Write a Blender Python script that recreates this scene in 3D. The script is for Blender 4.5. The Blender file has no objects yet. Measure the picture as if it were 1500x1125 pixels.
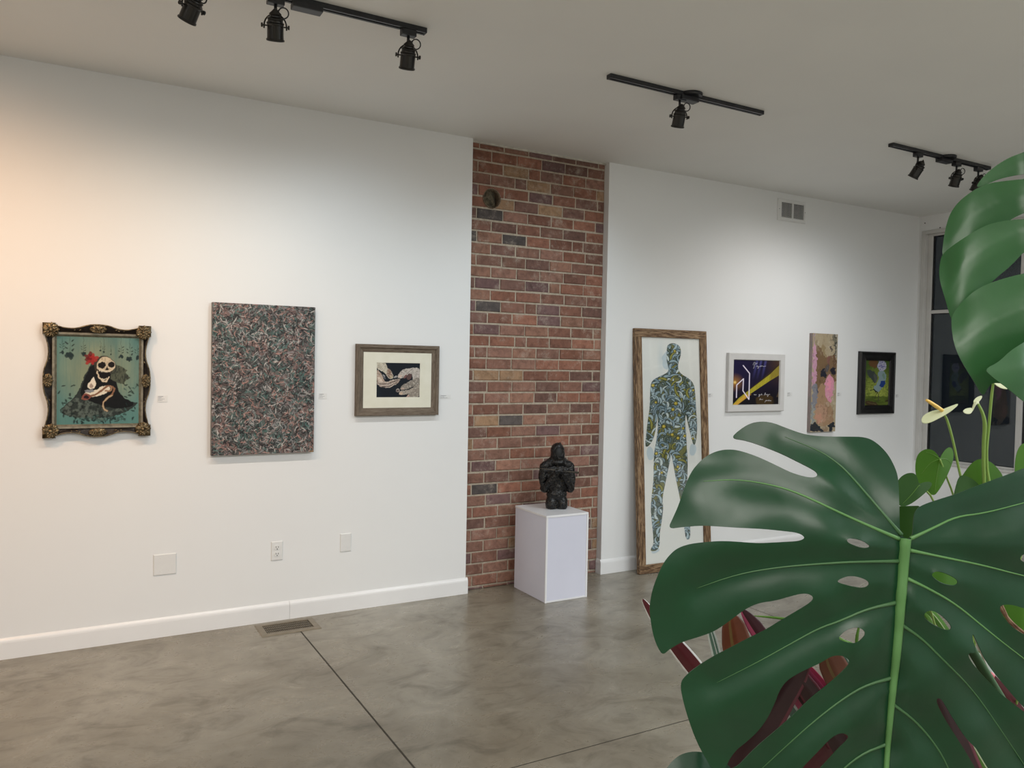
import bpy, bmesh, math, random
import numpy as np
from mathutils import Vector, Matrix, noise as mnoise
from mathutils.geometry import delaunay_2d_cdt

random.seed(7); RS = np.random.RandomState(5)
COL = bpy.context.scene.collection
PI = math.pi
H = 3.05            # room height

# ------------------------------------------------------------------ camera
F, YAW, PITCH, ROLL, DIST, CH = 1145.7, .5138, -.0261, .0187, 4.7095, 1.5564
_r = np.array([math.cos(YAW), -math.sin(YAW), 0.])
FW = np.array([math.sin(YAW)*math.cos(PITCH), math.cos(YAW)*math.cos(PITCH), math.sin(PITCH)])
_u = np.cross(_r, FW)
CR = math.cos(ROLL)*_r + math.sin(ROLL)*_u
CU = -math.sin(ROLL)*_r + math.cos(ROLL)*_u
CC = np.array([0., -DIST, CH])
cd = bpy.data.cameras.new('camera'); cam = bpy.data.objects.new('camera', cd); COL.objects.link(cam)
cd.sensor_width = 36; cd.lens = F/1500*36; cd.clip_start = .05
cam.matrix_world = Matrix([[CR[0], CU[0], -FW[0], CC[0]], [CR[1], CU[1], -FW[1], CC[1]], [CR[2], CU[2], -FW[2], CC[2]], [0, 0, 0, 1]])
bpy.context.scene.camera = cam
def ray(x, y): return FW + CR*(x-750)/F - CU*(y-562.5)/F
def onY(x, y, Y=0.): d = ray(x, y); return Vector(CC + d*(Y-CC[1])/d[1])
def onZ(x, y, Z=0.): d = ray(x, y); return Vector(CC + d*(Z-CC[2])/d[2])
def at(x, y, t): return Vector(CC + ray(x, y)*t)

# ------------------------------------------------------------------ object helpers
def tag(o, label=None, cat=None, group=None, kind=None):
    if label: o['label'] = label
    if cat: o['category'] = cat
    if group: o['group'] = group
    if kind: o['kind'] = kind
    return o
def thing(name, label, cat, loc=(0, 0, 0), group=None):
    o = bpy.data.objects.new(name, None); COL.objects.link(o); o.location = loc; o.empty_display_size = .05
    return tag(o, label, cat, group)
def wloc(p):
    v = Vector((0, 0, 0))
    while p is not None: v = v + p.location; p = p.parent
    return v
def obj(name, bm, mat, parent=None, smooth=False, bevel=0, keep=False):
    """bm in world coordinates; parents are only translated"""
    if isinstance(bm, bmesh.types.BMesh):
        if not keep: bmesh.ops.recalc_face_normals(bm, faces=bm.faces)
        me = bpy.data.meshes.new(name); bm.to_mesh(me); bm.free()
    else: me = bm
    if parent is not None: me.transform(Matrix.Translation(-wloc(parent)))
    for m in (mat if isinstance(mat, (list, tuple)) else [mat]): me.materials.append(m)
    o = bpy.data.objects.new(name, me); COL.objects.link(o); o.parent = parent
    if smooth: me.polygons.foreach_set('use_smooth', [True]*len(me.polygons))
    if bevel:
        b = o.modifiers.new('bevel', 'BEVEL'); b.width = bevel; b.segments = 2; b.limit_method = 'ANGLE'
    return o
def struct(name, bm, mat, **k): return tag(obj(name, bm, mat, **k), kind='structure')
def NB(): return bmesh.new()
def box(bm, x0, x1, y0, y1, z0, z1, mi=0):
    v = [bm.verts.new((x, y, z)) for x in (x0, x1) for y in (y0, y1) for z in (z0, z1)]
    for f in ((0, 1, 3, 2), (4, 6, 7, 5), (0, 4, 5, 1), (2, 3, 7, 6), (0, 2, 6, 4), (1, 5, 7, 3)):
        bm.faces.new([v[i] for i in f]).material_index = mi
    return v
def tube(bm, pts, rad, n=8, cap=True):
    pts = [Vector(p) for p in pts]; rings = []
    if not isinstance(rad, (list, tuple)): rad = [rad]*len(pts)
    ref = None
    for i, p in enumerate(pts):
        d = (pts[min(i+1, len(pts)-1)] - pts[max(i-1, 0)]).normalized()
        if ref is None: ref = d.orthogonal().normalized()
        ref = (ref - d*ref.dot(d)).normalized(); b = d.cross(ref)
        rings.append([bm.verts.new(p + (ref*math.cos(2*PI*k/n) + b*math.sin(2*PI*k/n))*rad[i]) for k in range(n)])
    for a, b in zip(rings, rings[1:]):
        for k in range(n): bm.faces.new((a[k], a[(k+1) % n], b[(k+1) % n], b[k]))
    if cap: bm.faces.new(rings[0][::-1]); bm.faces.new(rings[-1])
def lathe(bm, prof, M, n=24):
    """prof list of (r, h); M maps local z-axis solid to the world"""
    rings = []
    for r, h in prof:
        rings.append([bm.verts.new(M @ Vector((max(r, 1e-4)*math.cos(2*PI*k/n), max(r, 1e-4)*math.sin(2*PI*k/n), h))) for k in range(n)])
    for a, b in zip(rings, rings[1:]):
        for k in range(n): bm.faces.new((a[k], a[(k+1) % n], b[(k+1) % n], b[k]))
    bm.faces.new(rings[0][::-1]); bm.faces.new(rings[-1])
def blob(bm, M, sub=2):
    bmesh.ops.create_icosphere(bm, subdivisions=sub, radius=1, matrix=M)
def TRS(loc, rot=(0, 0, 0), sc=(1, 1, 1)):
    from mathutils import Euler
    return Matrix.Translation(loc) @ Euler(rot).to_matrix().to_4x4() @ Matrix.Diagonal((*sc, 1))
def chaikin(p, n=2, closed=True):
    p = [np.array(q, float) for q in p]
    for _ in range(n):
        q = []; m = len(p)
        if not closed: q.append(p[0])
        for i in range(m if closed else m-1):
            a, b = p[i], p[(i+1) % m]; q += [a*.75+b*.25, a*.25+b*.75]
        if not closed: q.append(p[-1])
        p = q
    return [tuple(v) for v in p]
def smooth_line(p, n=3): return chaikin(p, n, False)

# ------------------------------------------------------------------ materials
def s2l(c): return tuple((v/255/12.92 if v <= 10 else ((v/255+.055)/1.055)**2.4) for v in c)
class M:
    def __init__(s, name, col=(.8, .8, .8), rough=.5, spec=.5, metal=0, coat=0, coat_r=.1):
        s.m = bpy.data.materials.new(name); s.m.use_nodes = True; s.nt = s.m.node_tree
        s.b = s.nt.nodes['Principled BSDF']; s.out = s.nt.nodes['Material Output']
        s.set('Base Color', (*col, 1)); s.set('Roughness', rough); s.set('Specular IOR Level', spec); s.set('Metallic', metal)
        s.set('Coat Weight', coat); s.set('Coat Roughness', coat_r)
    def set(s, k, v): s.b.inputs[k].default_value = v
    def n(s, t, **k):
        nd = s.nt.nodes.new(t)
        for a, v in k.items():
            if hasattr(nd, a): setattr(nd, a, v)
        return nd
    def L(s, a, b): s.nt.links.new(a, b)
    def coord(s, sc=(1, 1, 1), kind='Object'):
        t = s.n('ShaderNodeTexCoord'); m = s.n('ShaderNodeMapping'); m.inputs['Scale'].default_value = sc
        s.L(t.outputs[kind], m.inputs['Vector']); return m.outputs[0]
    def noise(s, vec, scale, detail=4, rough=.5, dist=0):
        t = s.n('ShaderNodeTexNoise'); s.L(vec, t.inputs['Vector'])
        for k, v in (('Scale', scale), ('Detail', detail), ('Roughness', rough), ('Distortion', dist)): t.inputs[k].default_value = v
        return t.outputs['Fac']
    def ramp(s, fac, stops, interp='LINEAR'):
        r = s.n('ShaderNodeValToRGB'); r.color_ramp.interpolation = interp; e = r.color_ramp.elements
        while len(e) < len(stops): e.new(.5)
        for q, (p, c) in zip(e, stops): q.position = p; q.color = (*c, 1) if len(c) == 3 else c
        s.L(fac, r.inputs[0]); return r.outputs[0]
    def mix(s, fac, a, b, mode='MIX'):
        m = s.n('ShaderNodeMix', data_type='RGBA', blend_type=mode)
        if hasattr(fac, 'is_output'): s.L(fac, m.inputs[0])
        else: m.inputs[0].default_value = fac
        for v, i in ((a, 6), (b, 7)):
            if hasattr(v, 'is_output'): s.L(v, m.inputs[i])
            else: m.inputs[i].default_value = (*v, 1)
        return m.outputs[2]
    def col(s, o): s.L(o, s.b.inputs['Base Color']); return s
    def rough(s, o): s.L(o, s.b.inputs['Roughness']); return s
    def bump(s, h, st=.3, d=.01):
        b = s.n('ShaderNodeBump'); b.inputs['Strength'].default_value = st; b.inputs['Distance'].default_value = d
        s.L(h, b.inputs['Height']); s.L(b.outputs[0], s.b.inputs['Normal']); return s
    def attr(s, name='paint'):
        a = s.n('ShaderNodeAttribute'); a.attribute_name = name; return a.outputs['Color']
def mnoisy(name, c1, c2, scale=8, rough=.5, sc=(1, 1, 1), bump=0, spec=.5, metal=0, detail=5, lo=.35, hi=.65, coat=0):
    m = M(name, c1, rough, spec, metal, coat); v = m.coord(sc); f = m.noise(v, scale, detail)
    m.col(m.ramp(f, [(lo, c1), (hi, c2)]))
    if bump: m.bump(f, bump, .005)
    return m.m

mt = M('white_wall_paint', (.80, .80, .80), .55, .35); v = mt.coord(); f = mt.noise(v, 180, 3)
mt.col(mt.ramp(mt.noise(v, 1.2, 3), [(.3, (.79, .795, .795)), (.7, (.81, .815, .81))])); mt.bump(f, .06, .002); WALL = mt.m
CEIL = mnoisy('ceiling_paint', (.79, .79, .775), (.81, .81, .79), 2, .7, bump=0)
TRIM = mnoisy('white_trim_paint', (.80, .80, .80), (.82, .82, .82), 5, .3)
BLACK = mnoisy('black_track_metal', (.012, .013, .016), (.02, .021, .025), 30, .38)
BRONZE = mnoisy('dark_bronze_metal', (.005, .0045, .004), (.011, .009, .007), 30, .28)
PLATE = mnoisy('white_plastic_plate', (.74, .74, .73), (.76, .76, .75), 20, .35)
DARK = mnoisy('dark_void', (.01, .01, .01), (.015, .014, .012), 20, .9)
def emis(name, c, s):
    m = M(name, c); m.set('Emission Color', (*c, 1)); m.set('Emission Strength', s); return m.m
BULB = emis('lamp_lens', (1, .95, .88), 6)

# concrete floor
mt = M('polished_concrete', (.3, .28, .25), .3, .5)
v = mt.coord(); a = mt.noise(v, .9, 8, .62, .4); b = mt.noise(mt.coord((1, 1.6, 1)), 3.2, 9, .68, 1.2); c = mt.noise(v, 9, 6, .7, .6)
base = mt.ramp(a, [(.3, (.165, .138, .098)), (.5, (.245, .218, .168)), (.72, (.325, .302, .25))])
pat = mt.ramp(b, [(.33, (.62, .61, .58)), (.5, (1, 1, 1)), (.75, (1.12, 1.12, 1.1))])
c1 = mt.mix(1, base, pat, 'MULTIPLY')
sp = mt.ramp(mt.noise(mt.coord((1, 1.8, 1)), 7.5, 10, .72, 1.1), [(.315, (.38, .36, .33)), (.355, (1, 1, 1))])
c2 = mt.mix(.75, c1, sp, 'MULTIPLY')
fine = mt.ramp(c, [(.3, (.88, .88, .88)), (.7, (1.08, 1.08, 1.08))]); mt.col(mt.mix(1, c2, fine, 'MULTIPLY'))
mt.rough(mt.ramp(b, [(.3, (.36, .36, .36)), (.7, (.24, .24, .24))])); mt.bump(c, .05, .002); FLOOR = mt.m
JOINT = mnoisy('floor_joint_filler', (.035, .03, .022), (.05, .042, .03), 40, .8)

# ------------------------------------------------------------------ room shell
X1, X2, XW = 2.3258, 3.4473, 7.16      # brick strip from X1 to X2, window wall at XW
XL, YB = -4.2, -9.0
bm = NB(); box(bm, XL, XW, YB, .12, -.1, 0); struct('floor', bm, FLOOR)
bm = NB(); box(bm, XL, XW, YB, .12, H, H+.1); struct('ceiling', bm, CEIL)
bm = NB(); box(bm, XL, X1, 0, .12, 0, H); struct('wall_left', bm, WALL)
bm = NB(); box(bm, X2, XW, 0, .12, 0, H); struct('wall_right', bm, WALL)
bm = NB(); box(bm, XL-.1, XL, YB, .12, 0, H); struct('wall_side', bm, WALL)
bm = NB(); box(bm, XL, XW, YB-.1, YB, 0, H); struct('wall_rear', bm, WALL)
# floor joints (saw cuts)
for name, pts in (('trim_1', ((1.1525, -.26), (1.1525, -8.8))), ('trim_2', ((XL+.1, -2.134), (XW-.05, -2.134))), ('trim_3', ((3.85, -.16), (3.85, -8.8)))):
    (xa, ya), (xb, yb) = pts; w = .004 if name == 'trim_1' else .0022; bm = NB()
    if xa == xb: box(bm, xa-w, xa+w, yb, ya, -.002, .0006)
    else: box(bm, xa, xb, ya-w, ya+w, -.002, .0006)
    struct(name, bm, JOINT)
# baseboards: rounded-top profile, wrapping the end of the wall
def baseboard(name, x0, x1, cap0, cap1):
    prof = [(0, 0), (-.014, 0), (-.014, .083), (-.0125, .092), (-.009, .099), (-.004, .105), (0, .108)]
    bm = NB(); prev = None
    for x in (x0, x1):
        cur = [bm.verts.new((x, y-.0005, z)) for y, z in prof]
        if prev:
            for i in range(len(prof)): bm.faces.new((prev[i], prev[(i+1) % 7], cur[(i+1) % 7], cur[i]))
            bm.faces.new(cur)
        else: bm.faces.new(cur[::-1])
        prev = cur
    o = struct(name, bm, TRIM); return o
baseboard('baseboard_left', XL, 1.147, 0, 0); baseboard('baseboard_center', 1.1485, X1+.012, 0, 1); baseboard('baseboard_right', X2-.012, XW-.001, 1, 0)
for name, xa, xb in (('baseboard_return_left', X1+.0005, X1+.012), ('baseboard_return_right', X2-.012, X2-.0005)):
    bm = NB(); s = 1 if 'left' in name else -1
    prof = [(0, 0), (.0115, 0), (.0115, .083), (.007, .099), (0, .108)]
    x = X1+.0005 if s > 0 else X2-.0005; ra = [bm.verts.new((x+s*p, .0, z)) for p, z in prof]; rb = [bm.verts.new((x+s*p, .052, z)) for p, z in prof]
    for i in range(5): bm.faces.new((ra[i], ra[(i+1) % 5], rb[(i+1) % 5], rb[i]))
    bm.faces.new(ra); bm.faces.new(rb[::-1]); struct(name, bm, TRIM)

# ---- brick strip: real bricks in a mortar bed, with a round plugged pipe hole
HX, HZ, HR = 2.502, 2.681, .069
mt = M('old_red_brick', (.3, .12, .07), .85, .25); v = mt.coord(); at_ = mt.attr('paint')
n1 = mt.noise(v, 22, 8, .7, .5); n2 = mt.noise(v, 70, 4, .6); n3 = mt.noise(v, 5, 6, .7, 1.0)
c = mt.mix(1, at_, mt.ramp(n1, [(.3, (.62, .6, .6)), (.5, (1, 1, 1)), (.7, (1.25, 1.2, 1.18))]), 'MULTIPLY')
lime = mt.ramp(mt.noise(v, 11, 10, .82, .25), [(.53, (0, 0, 0)), (.66, (1, 1, 1))])
c = mt.mix(mt.mix(1, lime, (.62, .62, .62), 'MULTIPLY'), c, (.42, .36, .30))
mt.col(c); mt.bump(mt.mix(.5, n1, n2), .8, .006); BRICK = mt.m
mt = M('lime_mortar', (.36, .29, .22), .95, .2); v = mt.coord(); n1 = mt.noise(v, 35, 8, .7)
mt.col(mt.ramp(n1, [(.3, (.30, .25, .19)), (.5, (.44, .375, .295)), (.75, (.56, .49, .40))])); mt.bump(n1, 1, .006); MORTAR = mt.m
YM, YF = .0585, .052
bm = NB(); lay = bm.loops.layers.float_color.new('paint')
fine_bm = NB(); lay2 = fine_bm.loops.layers.float_color.new('paint')
pal = [(.25, .115, .078), (.23, .11, .078), (.27, .125, .085), (.21, .108, .08), (.26, .14, .105), (.29, .155, .11), (.235, .128, .095), (.18, .10, .08)]
def brick(x0, x1, z0, z1, c):
    near = math.hypot(max(x0-HX, 0, HX-x1), max(z0-HZ, 0, HZ-z1)) < HR+.004
    b, l = (fine_bm, lay2) if near else (bm, lay)
    y = YF + random.uniform(-.003, .0035); j = lambda: random.uniform(-.0012, .0012); g = .0048
    fr = [b.verts.new((x0+g+j(), y+j()*.5, z0+g+j())), b.verts.new((x1-g+j(), y+j()*.5, z0+g+j())), b.verts.new((x1-g+j(), y+j()*.5, z1-g+j())), b.verts.new((x0+g+j(), y+j()*.5, z1-g+j()))]
    md = [b.verts.new((x0+j(), y+.004, z0+j())), b.verts.new((x1+j(), y+.004, z0+j())), b.verts.new((x1+j(), y+.004, z1+j())), b.verts.new((x0+j(), y+.004, z1+j()))]
    bk = [b.verts.new((p.co.x, .10, p.co.z)) for p in md]
    fs = [b.faces.new(fr), b.faces.new(bk[::-1])]
    for k in range(4): fs += [b.faces.new((md[k], md[(k+1) % 4], fr[(k+1) % 4], fr[k])), b.faces.new((bk[k], bk[(k+1) % 4], md[(k+1) % 4], md[k]))]
    for f in fs:
        for lp in f.loops: lp[l] = (*c, 1)
z = -.052; row = 0; top = H
while z < top:
    z0, z1 = max(z, .001), min(z+.0665+random.uniform(-.001, .001), top-.006); off = (.075 if row % 2 else .178)+random.uniform(-.012, .012)
    x = X1+off-.2035
    while x < X2 and z1-z0 > .01:
        ln = .1985+random.uniform(-.008, .006)
        if random.random() < .05: ln = .095
        a, b_ = max(x, X1+.002), min(x+ln-.009, X2-.003)
        if b_-a > .012:
            c = random.choice(pal); k = random.uniform(.82, 1.2)*(1.0 if z < 2 else .9); t = random.random()  # upper courses darkened: the weaker light up there is put into the brick colour
            if t < .02: c = (.10, .085, .08)
            elif t < .045: c = (.32, .20, .12)
            elif t < .16: c = (.17, .10, .095)
            c = tuple(q*k for q in c)
            brick(a, b_, z0, z1, c)
        x += ln
    z += .0785; row += 1
def boolean_cut(me_src, name):
    cb = NB(); lathe(cb, [(HR, -.05), (HR, .2)], Matrix.Translation((HX, .0, HZ)) @ Matrix.Rotation(-PI/2, 4, 'X'), 40)
    bmesh.ops.recalc_face_normals(cb, faces=cb.faces)
    cme = bpy.data.meshes.new('cut'); cb.to_mesh(cme); cb.free(); co = bpy.data.objects.new('cut', cme); COL.objects.link(co)
    o = bpy.data.objects.new(name, me_src); COL.objects.link(o); md = o.modifiers.new('b', 'BOOLEAN'); md.object = co; md.operation = 'DIFFERENCE'; md.solver = 'EXACT'
    dg = bpy.context.evaluated_depsgraph_get(); res = bpy.data.meshes.new_from_object(o.evaluated_get(dg), preserve_all_data_layers=True, depsgraph=dg)
    bpy.data.objects.remove(o); bpy.data.objects.remove(co); return res
bmesh.ops.recalc_face_normals(fine_bm, faces=fine_bm.faces)
me = bpy.data.meshes.new('f'); fine_bm.to_mesh(me); fine_bm.free(); me = boolean_cut(me, 'f'); bm.from_mesh(me)
ob_b = struct('wall_brick', bm, BRICK, keep=False)
mb = NB(); box(mb, X1, X2, YM, .20, 0, H); me = bpy.data.meshes.new('m'); bmesh.ops.recalc_face_normals(mb, faces=mb.faces); mb.to_mesh(me); mb.free(); me = boolean_cut(me, 'm')
o = obj('mortar', me, MORTAR, parent=ob_b)
hole = thing('pipe_thimble', 'old round pipe hole plugged with mortar rubble high in the brick strip', 'pipe hole', (HX, .05, HZ))
bm = NB(); lathe(bm, [(HR-.001, .0), (HR-.001, -.02), (HR-.006, -.022), (HR-.007, .0), (HR-.007, .12), (HR-.001, .12)], Matrix.Translation((HX, .07, HZ)) @ Matrix.Rotation(-PI/2, 4, 'X'), 40)
bm.faces.ensure_lookup_table(); bmesh.ops.delete(bm, geom=[f for f in bm.faces if len(f.verts) > 10], context='FACES'); obj('collar', bm, mnoisy('rusty_collar', (.10, .07, .045), (.2, .15, .1), 60, .9, bump=.5), hole, smooth=True)
bm = NB(); N = 30
gv = {}
for i in range(N+1):
    for j in range(N+1):
        u, w = (i/N*2-1), (j/N*2-1); rr = math.hypot(u, w)
        if rr > 1.02: continue
        h = mnoise.noise(Vector((u*2.2, w*2.2, 3)))*.022 + mnoise.noise(Vector((u*6, w*6, 8)))*.008 + .035*max(0, u-.1)
        gv[i, j] = bm.verts.new((HX+u*(HR-.005), .082+h, HZ+w*(HR-.005)))
for i in range(N):
    for j in range(N):
        q = [gv.get(k) for k in ((i, j), (i+1, j), (i+1, j+1), (i, j+1))]
        if all(q): bm.faces.new(q)
obj('rubble_plug', bm, mnoisy('rubble', (.04, .032, .02), (.17, .14, .09), 45, .95, bump=1, lo=.3, hi=.7), hole, smooth=True)
bm = NB(); lathe(bm, [(HR-.005, 0), (HR-.005, .01)], Matrix.Translation((HX, .15, HZ)) @ Matrix.Rotation(-PI/2, 4, 'X'), 30); obj('back_plate', bm, DARK, hole)
bm = NB(); box(bm, X1-.002, X2+.002, YF-.012, YM+.01, H-.012, H-.0005); struct('trim_4', bm, mnoisy('caulk_bead', (.45, .42, .36), (.6, .57, .5), 30, .7))

# ---- window wall
ZT, ZB = 2.852, .724; YO, YG = -.044, -.122
bm = NB()
box(bm, XW, XW+.16, YO, .12, 0, H); box(bm, XW, XW+.16, YB, YO, 2.895, H); box(bm, XW, XW+.16, YB, YO, 0, .69); box(bm, XW, XW+.16, YB, -5.2, .69, 2.895)
struct('wall_window', bm, WALL)
for q in ((XW-.0015, 0, 0),):
    for (px, py) in ((1355, 326.8), (1377, 333.5)):
        d = ray(px, py); p = Vector(CC+d*(XW-.001)/d[0]); bm = NB(); lathe(bm, [(.006, 0), (.005, .002)], Matrix.Translation(p) @ Matrix.Rotation(-PI/2, 4, 'Y'), 12)
        obj('screw_hole', bm, DARK, bpy.data.objects['wall_window'])
ALU = mnoisy('white_window_frame', (.55, .54, .52), (.6, .59, .57), 5, .35)
GASK = mnoisy('black_gasket', (.01, .01, .011), (.015, .015, .015), 5, .5)
bm = NB()
box(bm, XW-.012, XW+.10, YO-.03, YO+.012, .69, 2.907); box(bm, XW-.012, XW+.10, -5.2, YO-.03, 2.872, 2.907); box(bm, XW-.012, XW+.10, -5.2, YO-.03, .678, .705)
win = struct('window_1', bm, ALU, bevel=.004)
bm = NB(); fx0, fx1 = XW+.03, XW+.085
ys = [YG]; mull = []
yy = -.936
while yy > -5.1: mull.append(yy); yy -= .86
box(bm, fx0, fx1, YG, YO-.03, .705, 2.872); box(bm, fx0, fx1, -5.2, YG, ZT, 2.872); box(bm, fx0, fx1, -5.2, YG, .705, ZB); box(bm, fx0, fx1, -5.2, YG, 2.11, 2.142)
for y in mull: box(bm, fx0-.012, fx1, y-.045, y, .705, 2.872)
obj('sash', bm, ALU, win, bevel=.003)
bm = NB()
for ya, yb in zip([YG]+[m-.045 for m in mull], [m for m in mull]+[-5.2]):
    for za, zb in ((ZB, 2.11), (2.142, ZT)):
        box(bm, fx0+.012, fx0+.02, ya-.012, ya, za, zb); box(bm, fx0+.012, fx0+.02, yb, yb+.006, za, zb); box(bm, fx0+.012, fx0+.02, yb, ya, zb-.008, zb); box(bm, fx0+.012, fx0+.02, yb, ya, za, za+.004)
obj('gasket', bm, GASK, win)
mt = M('window_glass'); g = mt.n('ShaderNodeBsdfGlossy'); g.inputs['Roughness'].default_value = 0; t = mt.n('ShaderNodeBsdfTransparent'); t.inputs[0].default_value = (.75, .8, .8, 1)
fr = mt.n('ShaderNodeFresnel'); fr.inputs[0].default_value = 1.55; mx = mt.n('ShaderNodeMixShader'); mt.L(fr.outputs[0], mx.inputs[0]); mt.L(t.outputs[0], mx.inputs[1]); mt.L(g.outputs[0], mx.inputs[2]); mt.L(mx.outputs[0], mt.out.inputs[0])
bm = NB(); box(bm, fx0+.022, fx0+.028, -5.2, YG, ZB, 2.11); box(bm, fx0+.022, fx0+.028, -5.2, YG, 2.142, ZT)
obj('pane', bm, mt.m, win)

# ------------------------------------------------------------------ wall plates, register, vent
def plate(name, label, cat, x0, x1, z0, z1, screws):
    t = thing(name, label, cat, ((x0+x1)/2, 0, (z0+z1)/2)); bm = NB(); y = -.006
    b = box(bm, x0, x1, y, -.0005, z0, z1)
    for vv in b:
        if vv.co.y < -.003:
            vv.co.x += .004*(1 if vv.co.x < (x0+x1)/2 else -1); vv.co.z += .004*(1 if vv.co.z < (z0+z1)/2 else -1)
    obj('cover_plate', bm, PLATE, t, bevel=.0012)
    for sx, sz in screws:
        bm = NB(); lathe(bm, [(.003, 0), (.0025, .0012)], Matrix.Translation((sx, y, sz)) @ Matrix.Rotation(PI/2, 4, 'X'), 12); obj('screw', bm, PLATE, t)
    return t
plate('blank_wall_plate', 'wide blank white wall plate low on the wall, left of the outlet', 'wall plate', .400, .520, .344, .463, [(.437, .44), (.483, .44), (.437, .367), (.483, .367)])
plate('blank_wall_plate', 'narrow blank white wall plate between the outlet and the brick strip', 'wall plate', 1.455, 1.527, .368, .484, [(1.491, .468), (1.491, .384)])
t = plate('electrical_outlet', 'white duplex electrical outlet on the wall above the floor register', 'outlet', 1.037, 1.107, .359, .475, [(1.072, .417)])
for dz in (.0195, -.0195):
    bm = NB(); cx, cz = 1.072, .417+dz; pr = [(-.0165, -.008), (-.0165, .008), (-.010, .0135), (.010, .0135), (.0165, .008), (.0165, -.008), (.010, -.0135), (-.010, -.0135)]
    ra = [bm.verts.new((cx+a, -.006, cz+b)) for a, b in pr]; rb = [bm.verts.new((cx+a, -.0085, cz+b)) for a, b in pr]
    for i in range(8): bm.faces.new((ra[i], ra[(i+1) % 8], rb[(i+1) % 8], rb[i]))
    bm.faces.new(rb); r = obj('receptacle', bm, PLATE, t)
    bm = NB(); box(bm, cx-.008, cx-.0055, -.0092, -.008, cz-.001, cz+.009); box(bm, cx+.0055, cx+.008, -.0092, -.008, cz-.001, cz+.008); lathe(bm, [(.003, 0), (.003, .001)], Matrix.Translation((cx, -.0082, cz-.0075)) @ Matrix.Rotation(PI/2, 4, 'X'), 12)
    obj('slots', bm, DARK, r)

REGC = mnoisy('brown_register_metal', (.20, .17, .12), (.25, .21, .155), 20, .45, metal=.3)
t = thing('floor_register', 'brown metal floor register against the baseboard', 'floor vent', (1.105, -.16, 0))
bm = NB(); x0, x1, y0, y1 = .935, 1.275, -.262, -.052; ix0, ix1, iy0, iy1 = .972, 1.238, -.228, -.086
o4 = [(x0, y0), (x1, y0), (x1, y1), (x0, y1)]; i4 = [(ix0, iy0), (ix1, iy0), (ix1, iy1), (ix0, iy1)]
R0 = [bm.verts.new((a, b, .0005)) for a, b in o4]; R1 = [bm.verts.new((a+(.006 if a < 1.1 else -.006), b+(.006 if b < -.16 else -.006), .005)) for a, b in o4]; R2 = [bm.verts.new((a, b, .0055)) for a, b in i4]; R3 = [bm.verts.new((a, b, .0008)) for a, b in i4]
for A, B in ((R0, R1), (R1, R2), (R2, R3)):
    for k in range(4): bm.faces.new((A[k], A[(k+1) % 4], B[(k+1) % 4], B[k]))
bm.faces.new(R0); bm.faces.new(R3); obj('frame', bm, REGC, t)
bm = NB(); n = 26
for i in range(n): xx = ix0+(i+.5)*(ix1-ix0)/n; box(bm, xx-.0018, xx+.0018, iy0, iy1, .0009, .0032)
for k in range(1, 4): yy = iy0+(iy1-iy0)*k/4; box(bm, ix0, ix1, yy-.002, yy+.002, .0009, .0034)
obj('grille', bm, mnoisy('dark_brown_grille', (.045, .035, .02), (.06, .048, .028), 20, .5), t)

t = thing('wall_vent', 'white louvred air vent high on the right wall near the ceiling', 'air vent', (5.376, 0, 2.91))
bm = NB(); vx0, vx1, vz0, vz1 = 5.203, 5.549, 2.815, 3.0; a0, a1, b0, b1 = 5.247, 5.524, 2.845, 2.973
def rectring(bm, A, B, ya, yb):
    RA = [bm.verts.new((x, ya, z)) for x, z in ((A[0], A[2]), (A[1], A[2]), (A[1], A[3]), (A[0], A[3]))]
    RB = [bm.verts.new((x, yb, z)) for x, z in ((B[0], B[2]), (B[1], B[2]), (B[1], B[3]), (B[0], B[3]))]
    for k in range(4): bm.faces.new((RA[k], RA[(k+1) % 4], RB[(k+1) % 4], RB[k]))
VA = (vx0, vx1, vz0, vz1); VA2 = (vx0+.006, vx1-.006, vz0+.006, vz1-.006); VI = (a0, a1, b0, b1)
rectring(bm, VA, VA, -.0005, -.004); rectring(bm, VA, VA2, -.004, -.009); rectring(bm, VA2, VI, -.009, -.009); rectring(bm, VI, VI, -.009, -.001)
cxm = (a0+a1)/2; box(bm, cxm-.008, cxm+.008, -.0095, -.001, b0, b1)
bmesh.ops.remove_doubles(bm, verts=bm.verts, dist=1e-5); obj('frame', bm, PLATE, t)
bm = NB(); n = 11
for i in range(n):
    zz = b0+(i+.5)*(b1-b0)/n
    v_ = box(bm, a0, a1, -.0075, -.0015, zz-.0012, zz+.0012)
    for vv in v_:
        if vv.co.y > -.003: vv.co.z += .005
obj('louvres', bm, PLATE, t)
bm = NB(); box(bm, a0, a1, -.0012, -.0006, b0, b1); obj('duct_opening', bm, DARK, t)
for sx in (vx0+.018, vx1-.012):
    bm = NB(); lathe(bm, [(.003, 0), (.003, .0012)], Matrix.Translation((sx, -.009, 2.91)) @ Matrix.Rotation(PI/2, 4, 'X'), 10); obj('screw', bm, DARK, t)

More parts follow.
